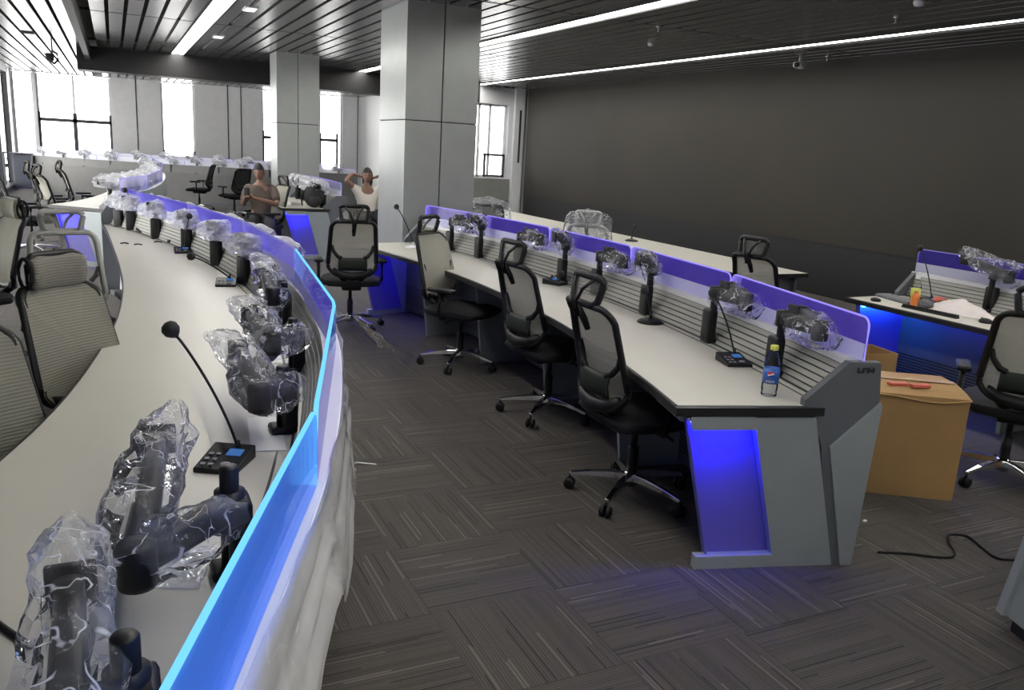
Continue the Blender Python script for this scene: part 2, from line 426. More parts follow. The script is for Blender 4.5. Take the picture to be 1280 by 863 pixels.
# wall behind the near column (right part of the far end) with a window
def wall_with_openings(name, x0, x1, y, z0, z1, openings, mat, th=.25):
    m = MB(); xs = sorted(openings); cur = x0
    for a, b, za, zb in xs:
        if a > cur: m.box(((cur+a)/2, y+th/2, (z0+z1)/2), (a-cur, th, z1-z0))
        if za > z0: m.box(((a+b)/2, y+th/2, (z0+za)/2), (b-a, th, za-z0))
        if zb < z1: m.box(((a+b)/2, y+th/2, (zb+z1)/2), (b-a, th, z1-zb))
        cur = b
    if cur < x1: m.box(((cur+x1)/2, y+th/2, (z0+z1)/2), (x1-cur, th, z1-z0))
    return struct(name, m, mat)
wall_with_openings('wall_front', XS, XR, YS, 0, 3.1, [(7.14, 8.02, 1.02, 2.62)], 'white')
struct('trim_4', MB().box((7.6, YS-.02, .5), (1.0, .04, 1.0)), 'greyw')
wm = MB()
for a in (7.17, 7.36, 7.62, 8.0): wm.box((a, YS+.16, 1.82), (.045, .06, 1.6))
wm.box((7.58, YS+.16, 1.04), (.88, .06, .05)); wm.box((7.58, YS+.16, 2.60), (.88, .06, .05))
w = struct('window_1', wm, 'framew')
sm = MB().box((7.75, YS+.12, 1.52), (.52, .05, .05)); sm.box((7.52, YS+.12, 1.28), (.045, .05, .5)); sm.box((7.98, YS+.12, 1.28), (.045, .05, .5)); sm.box((7.75, YS+.12, 1.06), (.5, .05, .04))
sm.build('sash', 'frame', w)
MB().box((7.58, YS+.18, 1.82), (.86, .008, 1.56)).build('pane', 'pane', w)
# dark slot and white pilaster in the corner beside the display
struct('trim_5', MB().box((8.24, YS-.04, 1.5), (.22, .10, 3.0)), 'white')
struct('trim_6', MB().box((8.26, YS-.10, 1.95), (.035, .03, 1.15)), 'skirt')
struct('wall_side', MB().box((XS, (YS+YF)/2, 1.5), (.2, YF-YS, 3.1)), 'panel')

# far wall with windows
OPS = [(-1.80, -.02, .35, 2.96), (1.26, 2.14, .35, 2.96), (4.02, 4.62, .35, 2.96), (5.1, 5.9, .35, 2.96)]
OPS = [(-1.80, -.02, .45, 2.96), (1.26, 2.14, .45, 2.96), (4.02, 5.5, .45, 2.96)]
wall_with_openings('wall_back', XL-.2, 9.2, YF, 0, 3.1, OPS+[(5.72, 6.42, .45, 2.96), (-2.36, -1.86, .1, 2.96)], 'panelb')
ms = MB()
for sx in (.62, 3.05, 3.42, 6.9, 7.5): ms.box((sx, YF-.004, 1.5), (.022, .01, 3.0))
struct('trim_7', ms, 'seam')
def far_window(n, x0, x1, mull, trans, tx0=None, tx1=None):
    m = MB(); y = YF+.1
    for a in [x0+.02, x1-.02]+mull: m.box((a, y, 1.7), (.05, .06, 2.5))
    w = struct('window_%d' % n, m, 'framew')
    m = MB(); a, b = tx0 or x0, tx1 or x1
    m.box(((a+b)/2, y-.03, trans), (b-a, .07, .09))
    for q in [a+.03, b-.03]+mull: m.box((q, y-.03, (trans+.45)/2+.2), (.10 if q in mull else .06, .07, trans-.45))
    m.build('sash', 'frame', w)
    MB().box(((x0+x1)/2, y+.03, 1.7), (x1-x0, .008, 2.5)).build('pane', 'pane', w)
far_window(2, -1.80, -.02, [-.92], 1.76)
far_window(3, 1.26, 2.14, [], .9)
far_window(4, 4.02, 5.5, [], 1.62)
far_window(7, -2.36, -1.86, [], .5)  # added opening, its brightness stands in for a lit white window reveal
far_window(5, 5.72, 6.42, [], 1.64, 5.72, 6.3)

# left wall: floor to ceiling glazing
lwm = MB()
yy = YB
posts = [7.1, 9.6, 12.3, 15.0, 17.7, 20.4, 23.1, 25.4]
for p in posts: lwm.box((XL-.02, p, 1.5), (.10, .09, 3.0))
lwm.box((XL-.02, 16.4, .05), (.10, 18.6, .10)); lwm.box((XL-.02, 16.4, 2.93), (.10, 18.6, .12))
w = struct('window_6', lwm, 'frame')
MB().box((XL-.04, 16.4, 1.5), (.008, 18.4, 2.9)).build('pane', 'pane', w)
struct('wall_left', MB().box((XL-.02, 25.93, 1.5), (.12, .14, 3.0)), 'white')
struct('wall_left', MB().box((XL-.05, 1.5, 1.5), (.16, 11.2, 3.1)), 'panel')
struct('wall_rear', MB().box(((XL+XR)/2, YB-.1, 1.5), (XR-XL+.6, .2, 3.1)), 'white')
struct('baseboard_left', MB().box((XL+.06, 10.8, .05), (.05, 29.4, .1)), 'frame')

# columns
def column(label, x0, x1, y0, y1):
    t = thing('column', label, 'column', ((x0+x1)/2, (y0+y1)/2, 0)); w, d = x1-x0, y1-y0
    z = 1.87
    for (za, zb) in ((0, z-.004), (z+.004, CEIL+.02)):
        for s in (-1, 1):
            MB().box((s*(w/4+.002), 0, (za+zb)/2), (w/2-.006, d, zb-za)).build('cladding_panel', 'column', t, bevel=.004)
    MB().box((0, 0, CEIL/2), (w-.02, d-.02, CEIL)).build('core', 'seam', t)
    return t
column('large grey clad square column standing at the far end of the right desk row', 2.60, 3.37, 8.02, 8.9)
column('smaller grey clad square column far back behind the seated man', 2.44, 3.14, 14.3, 14.9)

# ceiling light strips
for lx, y0, y1, lb in ((lights_x[0], YB, 16.55, 'shortest looking white ceiling light strip, nearest the left windows'),
                       (lights_x[1], YB, 16.55, 'middle white ceiling light strip passing behind the large column'),
                       (lights_x[2], YB, YS-.1, 'white ceiling light strip running in front of the dark display wall')):
    t = thing('ceiling_light', lb, 'light', (lx, (y0+y1)/2, CEIL), 0)
    MB().box((0, 0, .012), (.20, y1-y0, .02)).build('diffuser', 'led', t)
    for s in (-1, 1): MB().box((s*.109, 0, .005), (.018, y1-y0, .04)).build('housing', 'blackm', t)
def ceil_disc(name, label, cat, x, y, r, mat='white'):
    t = thing(name, label, cat, (x, y, CEIL))
    MB().lathe([(r, .0), (r, -.015), (r*.75, -.035), (r*.3, -.04)], n=20).build('housing', mat, t)
    MB().lathe([(r*.2, -.038), (r*.18, -.05)], n=12).build('sensor', 'frame', t)
ceil_disc('smoke_detector', 'round white smoke detector between the two right light strips', 'detector', 5.87, 8.7, .045)
ceil_disc('smoke_detector', 'round white smoke detector at the top right edge of the view', 'detector', 5.9, 5.0, .045)
def sprinkler(x, y, lb):
    t = thing('sprinkler_head', lb, 'sprinkler', (x, y, CEIL))
    MB().lathe([(.03, .0), (.03, -.008), (.012, -.012), (.010, -.04)], n=12).build('body', 'chrome', t)
    MB().lathe([(.004, -.04), (.018, -.052), (.018, -.055)], n=12).build('deflector', 'chrome', t)
sprinkler(5.2, 7.6, 'small sprinkler head on dark ceiling, left of the round detectors')
sprinkler(6.35, 5.6, 'small sprinkler head near the top edge, above the security camera')
sprinkler(8.0, 8.0, 'small sprinkler head right of the security camera')
t = thing('security_camera', 'small white security camera hanging below the ceiling by the dark wall', 'camera', (7.85, 8.3, CEIL))
MB().cyl((0, 0, 0), (0, 0, -.07), .018, 10).build('stem', 'white', t)
MB().rbox((0, 0, -.10), (.20, .11, .07), .02, Matrix.Rotation(.5, 3, 'Z')).build('housing', 'white', t)
MB().cyl((-.085, -.05, -.105), (-.12, -.07, -.11), .03, 12).build('lens', 'black', t)
# grilles and a panel lamp set into the planks
for x, y, lb in ((-1.1, 15.2, 'small dark square grille in the left ceiling planks, nearer one'), (-1.07, 19.5, 'small dark square grille in the left ceiling planks, farther one')):
    g = MB()
    for k in range(6): g.box((0, -.12+k*.048, -.008), (.16, .02, .012))
    t = thing('ceiling_grille', lb, 'grille', (x, y, CEIL)); g.build('louvre', 'blackm', t); MB().box((0, 0, -.002), (.18, .3, .006)).build('plate', 'black', t)
for x, y, lb in ((1.42, 9.9, 'small square lit panel lamp right beside the left light strip, nearer'), (1.42, 13.0, 'small square lit panel lamp beside the left light strip, farther')):
    t = thing('panel_lamp', lb, 'light', (x, y, CEIL)); MB().box((0, 0, -.006), (.14, .3, .01)).build('frame', 'white', t)
    MB().box((0, 0, -.013), (.11, .26, .006)).build('diffuser', emis('panel_lamp_glow', (1, 1, 1), 1.6), t)
t = thing('ceiling_speaker', 'small dark hooked bracket device under the left ceiling', 'device', (-.85, 16.3, CEIL))
MB().cyl((0, 0, 0), (0, 0, -.18), .012, 8).build('stem', 'black', t)
MB().tube([(0, 0, -.16), (.07, 0, -.2), (.08, 0, -.3), (.02, 0, -.36), (-.06, 0, -.3)], .02, 8).build('bracket', 'black', t)
MB().rbox((-.04, 0, -.26), (.12, .12, .12), .02).build('housing', 'blackm', t)
# air slots near the middle
# ------------------------------------------------------------------ desks
TH = .70
def arc(cx, cy_, r, a0, a1, n): return [(cx+r*math.cos(a0+(a1-a0)*i/n), cy_+r*math.sin(a0+(a1-a0)*i/n)) for i in range(n+1)]
def lerp_poly(pts, n):
    """resample with Catmull-Rom"""
    P = [Vector(p) for p in pts]; P = [P[0]*2-P[1]]+P+[P[-1]*2-P[-2]]; out = []; m = len(P)-3
    for i in range(n+1):
        t = i/n*m; k = min(int(t), m-1); t -= k
        a, b, c, d = P[k:k+4]
        q = .5*((2*b)+(c-a)*t+(2*a-5*b+4*c-d)*t*t+(3*b-a-3*c+d)*t**3)
        out.append(tuple(q))
    return out
def outs_of(front, back):
    o = []
    for a, b in zip(front, back):
        v = Vector((b[0]-a[0], b[1]-a[1])); v.normalize(); o.append((v.x, v.y))
    return o
def sub(front, back, i0, i1): return front[i0:i1+1], back[i0:i1+1]
def end_panels(t, fr, bk, o, side, inset=True, mat='desk', full=True):
    """end cap built in the vertical plane of one end; side=+1/-1 = which way is outward along the row"""
    A = Vector((fr[0], fr[1], 0)); u = Vector((o[0], o[1], 0)); n = Vector((u.y, -u.x, 0))*side
    D = (Vector((bk[0], bk[1], 0))-A).length
    k = D/.66
    W = lambda p, off: A+u*p[0]*k+Vector((0, 0, p[1]))+n*off
    # dark slanted side profile behind everything
    dark = [(.57, .66), (.53, .70), (.53, .728), (.70, .885), (.835, .885), (.86, .70), (.80, .0), (.72, .0), (.63, .53)]
    MB().prism(dark, lambda p: W(p, -.02), lambda p: W(p, .018)).build('side_profile', 'deskd', t)
    # light kite-shaped rear blade
    MB().prism([(.66, .53), (.858, .72), (.865, .70), (.84, .0), (.79, .0)], lambda p: W(p, .016), lambda p: W(p, .03)).build('side_blade', mat, t, bevel=.002)
    # main light panel with a recessed window for the blue light
    q = .03
    for poly in ([(.29+q, .655), (.585, .655), (.755, .0), (.46+q, .0)],
                 [(.04, .655), (.29+q, .655), (.295+q, .64), (.045, .64)],
                 [(.14, .058), (.475+q, .058), (.49+q, .0), (.14, .0)]):
        MB().prism(poly, lambda p: W(p, -.02), lambda p: W(p, .022)).build('side_panel', mat, t, bevel=.002)
    if inset:
        MB().prism([(.045, .64), (.31+q, .64), (.48+q, .05), (.19, .05)], lambda p: W(p, -.03), lambda p: W(p, -.022)).build('frosted_inset', 'insetm', t)
        MB().prism([(.045, .64), (.053, .64), (.198, .05), (.19, .05)], lambda p: W(p, -.02), lambda p: W(p, .004)).build('inset_edge', 'insetm', t)
        MB().prism([(.06, .638), (.30, .638), (.30, .630), (.062, .630)], lambda p: W(p, .004), lambda p: W(p, .018)).build('led_strip', 'blue2', t)
        MB().prism([(.05, .66), (.32, .66), (.33, .605), (.063, .605)], lambda p: W(p, .020), lambda p: W(p, .028)).build('led_hood', mat, t)
def console(label, front, back, seams, near_end=True, far_end=True, acr='acr', edge='violet', group=None, modesty=True, glow=None, rear='desk', segs_gap=.012, ah=.175, acr_skip=(), ew=.0045, edge2=None):
    o = outs_of(front, back); t = thing('control_desk', label, 'desk', (0, 0, 0), 0, group)
    n = len(front)
    # desktop
    m = MB(); vs = []
    for a, b in zip(front, back):
        vs += [(a[0], a[1], TH), (b[0], b[1], TH), (b[0], b[1], TH-.03), (a[0], a[1], TH-.03)]
    fs = []
    for i in range(n-1):
        for k in range(4): fs.append((i*4+k, (i+1)*4+k, (i+1)*4+(k+1) % 4, i*4+(k+1) % 4))
    fs += [(0, 1, 2, 3), tuple((n-1)*4+k for k in (3, 2, 1, 0))]
    m.add(vs, fs); m.build('desktop', 'top', t)
    # black edge band round the front and both ends
    m = MB(); m.sweep(front, o, [(-.012, TH-.036), (-.012, TH-.004), (-.006, TH+.001), (.001, TH+.001), (.001, TH-.036)])
    for (a, b, oo, s) in ((front[0], back[0], o[0], -1), (front[-1], back[-1], o[-1], 1)):
        u = Vector((oo[0], oo[1], 0)); nn = Vector((u.y, -u.x, 0))*(-s)
        A = Vector((a[0], a[1], 0))-u*.012; D = (Vector((b[0], b[1], 0))-A).length*.93
        m.prism([(0, TH-.036), (0, TH-.003), (D, TH-.003), (D, TH-.036)], lambda p: A+u*p[0]+Vector((0, 0, p[1])), lambda p: A+u*p[0]+Vector((0, 0, p[1]))+nn*.03)
    m.build('edge_band', 'edge', t)
    # slatted back, leaning away
    prof = []; S = 6
    for k in range(S):
        a, b = k/S, (k+1)/S
        o0, z0 = .075*a, TH+.155*a; o1, z1 = .075*b, TH+.155*b
        prof += [(o0, z0), (o0+(o1-o0)*.78, z0+(z1-z0)*.78), (o0+(o1-o0)*.78+.012, z0+(z1-z0)*.78), (o1+.012, z1)]
    prof = prof+[(.075, TH+.155), (.10, TH+.155), (.10, TH-.03), (0, TH-.03)]
    MB().sweep(back, o, prof).build('slat_panel', 'slat', t)
    # dark joints inside the slats
    prof2 = []
    m = MB()
    for k in range(S):
        a = (k+.9)/S; oo, z = .075*a, TH+.155*a
        m.sweep(back, o, [(oo-.0015, z-.0022), (oo-.0015, z+.0022), (oo+.010, z+.0022), (oo+.010, z-.0022)])
    m.build('slat_groove', 'edge', t)
    m = MB(); m.sweep(back, o, [(.07, TH+.153), (.072, TH+.180), (.085, TH+.185), (.132, TH+.185), (.134, TH+.16), (.10, TH+.15)]); m.build('ridge', 'ridge', t, )
    m = MB(); m.sweep(back, o, [(.130, TH+.183), (.136, TH+.183), (.145, TH), (.06, .04), (.05, .04), (.10, TH-.02)]); m.build('rear_panel', rear, t)
    m = MB(); m.sweep(back, o, [(-.04, 0), (.06, 0), (.06, .05), (-.04, .05)]); m.build('plinth', 'deskd', t)
    # acrylic screens, one per bay
    for a, b in zip(seams[:-1], seams[1:]):
        if a in acr_skip: continue
        f2, b2 = front[a:b+1], back[a:b+1]; o2 = o[a:b+1]
        z0, z1 = TH+.18, TH+.185+ah
        P0 = Vector((b2[0][0]+o2[0][0]*.113, b2[0][1]+o2[0][1]*.113, 0)); P1 = Vector((b2[-1][0]+o2[-1][0]*.113, b2[-1][1]+o2[-1][1]*.113, 0))
        dd = (P1-P0).normalized(); P0 += dd*.006; P1 -= dd*.006; Ln = (P1-P0).length; nn = Vector((dd.y, -dd.x, 0))*.005
        poly = [(0, z0)]
        for (cx_, sgn, a0) in ((.04, -1, PI), (Ln-.04, 1, PI/2)):
            for k in range(6):
                an = a0-PI/2*k/5; poly.append((cx_+.04*math.cos(an), z1-.04+.04*math.sin(an)))
        poly.append((Ln, z0))
        f0 = lambda p: P0+dd*p[0]+Vector((0, 0, p[1]))-nn; f1 = lambda p: P0+dd*p[0]+Vector((0, 0, p[1]))+nn
        s_ = MB().prism(poly, f0, f1).build('acrylic_screen', 'acrb' if (edge2 and a < 18) else acr, t)
        MB().tube([P0+dd*p[0]+Vector((0, 0, p[1])) for p in poly], ew, 6).build('lit_edge', edge if not edge2 or a < edge2[0] else edge2[1], s_)
        MB().prism([(.0, z0), (Ln, z0), (Ln, z0+.075), (0, z0+.075)], lambda p: f0(p)-nn*.5, lambda p: f0(p)-nn*.2).build('white_band', 'acrw', s_)  # translucent white band along the foot of each screen
    if modesty:
        m = MB(); m.sweep(back, o, [(-.10, .03), (-.085, .03), (-.085, TH-.03), (-.10, TH-.03)]); mp = m.build('modesty_panel', 'deskd', t)
        m = MB()
        for k in range(9): m.sweep(back, o, [(-.102, .09+k*.022), (-.0995, .09+k*.022), (-.0995, .098+k*.022), (-.102, .098+k*.022)])
        m.build('vent_slots', 'edge', mp)
        for i in seams[1:-1]:
            A = Vector((front[i][0], front[i][1], 0)); u = Vector((o[i][0], o[i][1], 0)); nn = Vector((u.y, -u.x, 0))
            D = (Vector((back[i][0], back[i][1], 0))-A).length
            MB().prism([(.22, 0), (.14, TH-.03), (D, TH-.03), (D, 0)], lambda p: A+u*p[0]+Vector((0, 0, p[1]))-nn*.015, lambda p: A+u*p[0]+Vector((0, 0, p[1]))+nn*.015).build('support_panel', 'desk', t, bevel=.002)
    # cable tray rail along foot of slats (black cables)
    m = MB(); m.tube([(x-ox*.015, y-oy*.015, TH+.006) for (x, y), (ox, oy) in zip(back, o)], .0045, 6)
    m.build('cable_run', 'edge', t)
    m = MB(); m.sweep(back, o, [(-.060, TH+.0005), (-.052, TH+.0005), (-.052, TH+.002), (-.060, TH+.002)]); m.build('desk_slot', 'edge', t)
    if near_end: end_panels(t, front[0], back[0], o[0], 1)
    if far_end: end_panels(t, front[-1], back[-1], o[-1], -1)
    if glow:
        for i0, i1 in glow:
            m = MB(); m.sweep(back[i0:i1+1], o[i0:i1+1], [(-.14, TH-.045), (-.12, TH-.045), (-.12, TH-.033), (-.14, TH-.033)]); m.build('led_strip', 'blue', t)
    return t, o
# right row R
NR = 48
RC = (-7.7, 5.15)
fR = arc(RC[0], RC[1], 10.0, -.272, .245, NR); bR = arc(RC[0], RC[1], 10.66, -.272, .245, NR)
deskR, oR = console('long curved white-topped control desk running from the foreground right to the large column', fR, bR, [0, 10, 20, 30, 39, 48], glow=[(40, 47)])
# near curved desk N
NN = 60
th0, th1 = -.52, .40
NC = (-9.88, 4.85)
ths = [th0+(th1-th0)*i/NN for i in range(NN+1)]
acr_line = [(-.62, -.9), (-.30, -.05), (.03, .81), (.38, 1.73), (.60, 2.5), (.76, 3.3), (.845, 4.37), (.80, 5.79), (.58, 7.18), (.24, 8.50), (.04, 9.1)]
aN = lerp_poly(acr_line, NN)
bN = []
for i, p in enumerate(aN):
    q0, q1 = aN[max(0, i-1)], aN[min(NN, i+1)]; d_ = V2 = Vector((q1[0]-q0[0], q1[1]-q0[1])).normalized(); bN.append((p[0]-d_.y*.113, p[1]+d_.x*.113))
front_pts = [(-1.35, -.45), (-1.02, .45), (-.78, 1.1), (-.60, 1.7), (-.45, 2.15), (-.33, 2.55), (-.23, 2.95), (-.15, 3.4), (-.08, 3.93), (-.02, 4.53), (.01, 5.36), (0, 6.17), (-.04, 7.24), (-.09, 8.38), (-.13, 9.05)]
fN = lerp_poly(front_pts, NN)
sN = [0, 12, 22, 29, 36, 44, 52, 60]
sN = [6, 18, 27, 36, 42, 48, 54, 60]
deskN, oN = console('long curved white desk in the left foreground with glowing blue acrylic edge', fN, bN, sN, near_end=False, far_end=False, acr='acrn', edge='cyan', modesty=False, ew=.0055, rear='panelw', edge2=(36, 'violetd'))
# peaked end plate at the far end of N
A = Vector((fN[-1][0]-.02, fN[-1][1], 0)); B = Vector((bN[-1][0]+.18, bN[-1][1]-.0, 0)); uu = (B-A).normalized(); D = (B-A).length
MB().prism([(0, 0), (0, .80), (D*.52, 1.0), (D*.95, .90), (D, .7), (D*.93, 0)], lambda p: A+uu*p[0]+Vector((0, .02, p[1])), lambda p: A+uu*p[0]+Vector((0, .05, p[1]))).build('end_plate', 'deskd', deskN, bevel=.003)
# vent slots and stiffening ribs low on the outside of N
m = MB()
for k in range(6): m.sweep(bN[:20], oN[:20], [(.083+k*.0039, .16+k*.03), (.088+k*.0039, .16+k*.03), (.0895+k*.0039, .168+k*.03), (.0845+k*.0039, .168+k*.03)])
m.build('vent_slots', 'edge', deskN)

# second left desk (beyond N)
f2 = lerp_poly([(-.72, 11.3), (-.42, 12.1), (-.17, 13.4), (0, 15.2), (.08, 17.2), (.0, 19.4)], 24)
b2 = lerp_poly([(-.05, 10.75), (.22, 11.5), (.45, 12.8), (.62, 14.8), (.68, 17.0), (.6, 19.3)], 24)
desk2, o2 = console('white curved desk beyond the foreground desk, covered in plastic wrapped arms', f2, b2, [0, 6, 12, 18, 24], acr='acrf', edge='violet', glow=[(2, 20)])
# row behind the near column (with the seated man)
f3 = lerp_poly([(2.02, 11.55), (2.02, 12.6), (1.95, 13.7)], 10); b3 = lerp_poly([(2.72, 11.5), (2.74, 12.6), (2.68, 13.7)], 10)
desk3, o3 = console('short desk beside the seated man, blue-lit end panel facing us', f3, b3, [0, 5, 10], acr='acrf', edge='violet')
# window-side rows seen from behind
fb = lerp_poly([(-1.55, 24.3), (-.1, 23.0), (1.7, 21.9), (3.1, 21.2), (5.3, 20.5)], 24)
bb = lerp_poly([(-1.75, 23.5), (-.35, 22.2), (1.5, 21.1), (2.95, 20.4), (5.2, 19.75)], 24)
desk4, o4 = console('long pale desk row seen from behind in front of the far windows', fb, bb, [0, 6, 12, 18, 24], rear='rearg', ah=.11, acr='acrw', edge='violet', modesty=False)
fc = lerp_poly([(-.9, 25.6), (1.0, 24.9), (3.0, 24.0), (5.2, 23.5)], 18); bc = lerp_poly([(-1.0, 25.1), (.9, 24.3), (2.85, 23.4), (5.1, 22.85)], 18)
desk5, o5 = console('farthest pale desk row right under the far windows', fc, bc, [0, 6, 12, 18], rear='rearg', ah=.11, acr='acrw', edge='violet', modesty=False)
t = thing('storage_cabinet', 'dark grey cabinet with open top flap in the far left corner', 'cabinet', (-2.04, 24.95, 0), 0)
MB().box((0, 0, .42), (.62, .6, .84)).build('body', 'deskd', t, bevel=.006)
MB().box((.0, -.02, .87), (.74, .66, .03)).build('lid', 'deskd', t, bevel=.004)
MB().box((.0, -.303, .42), (.56, .01, .72)).build('door', 'deskd', t, bevel=.004)

# front row F (beyond R), plain tops
def plain_desk(label, x0, x1, y0, y1):
    t = thing('long_desk', label, 'desk', (x0, y0, 0)); w, l = x1-x0, y1-y0
    MB().box((w/2, l/2, TH-.015), (w, l, .03)).build('desktop', 'top', t, bevel=.003)
    m = MB(); m.box((-.004, l/2, TH-.02), (.012, l+.01, .036)); m.box((w/2, -.004, TH-.02), (w, .012, .036)); m.box((w/2, l+.004, TH-.02), (w, .012, .036)); m.box((w+.004, l/2, TH-.02), (.012, l, .036))
    m.build('edge_band', 'edge', t)
    MB().box((w-.08, l/2, .34), (.03, l-.1, .64)).build('rear_panel', 'deskd', t)
    for yy in (.12, l/3, 2*l/3, l-.1): MB().prism([(.14, .665), (w-.06, .665), (w-.06, 0), (.25, 0)], lambda p: Vector((p[0], yy-.015, p[1])), lambda p: Vector((p[0], yy+.015, p[1]))).build('support_panel', 'deskd', t)
    MB().box((w-.14, l/2, TH-.05), (.012, l-.4, .012)).build('led_strip', 'blue', t)
    return t
plain_desk('plain white desk without divider just in front of the dark display wall', 4.86, 5.62, 5.5, 12.6)
# third desk on the far right
f6 = [(4.92+.0*i, .6+(4.38-.6)*i/16) for i in range(17)]; b6 = [(5.54, .6+(4.42-.6)*i/16) for i in range(17)]
desk6, o6 = console('cluttered white desk at the right edge with rubbish and drinks on it', f6, b6, [0, 6, 11, 16], near_end=False, far_end=False, glow=[(12, 15)], edge='violetd', acr='acrd')
MB().prism([(.14, 0), (.04, .665), (.60, .665), (.60, 0)], lambda p: Vector((4.92+p[0], 4.30, p[1])), lambda p: Vector((4.92+p[0], 4.34, p[1]))).build('side_panel', 'insetm', desk6)
MB().prism([(.53, .70), (.53, .73), (.70, .885), (.80, .885), (.82, .70), (.80, 0), (.60, 0), (.60, .66)], lambda p: Vector((4.92+p[0], 4.385, p[1])), lambda p: Vector((4.92+p[0], 4.42, p[1]))).build('side_profile', 'deskd', desk6)
MB().box((5.15, 4.27, .655), (.40, .02, .01)).build('led_strip', emis('led_cyan_under', (.02, .20, 1), 70), desk6)
# bottom right: the corner of one more console end
t = thing('control_desk', 'corner of a grey console cut off by the lower right edge of the picture', 'desk', (2.88, 1.66, 0), -.35)
MB().prism([(0, .06), (.10, .66), (1.0, .66), (1.0, .06)], lambda p: Vector((p[0]-.0, -.02, p[1])), lambda p: Vector((p[0], .02, p[1]))).build('side_panel', 'desk', t, bevel=.003)
MB().box((.52, -.35, .03), (.95, .66, .06)).build('plinth', 'edge', t)
MB().prism([(.02, .06), (.12, .66), (.16, .66), (.06, .06)], lambda p: Vector((p[0], -.02, p[1])), lambda p: Vector((p[0], -.7, p[1]))).build('rear_panel', 'desk', t)
MB().box((.55, -.35, .68), (.9, .7, .03)).build('desktop', 'top', t)

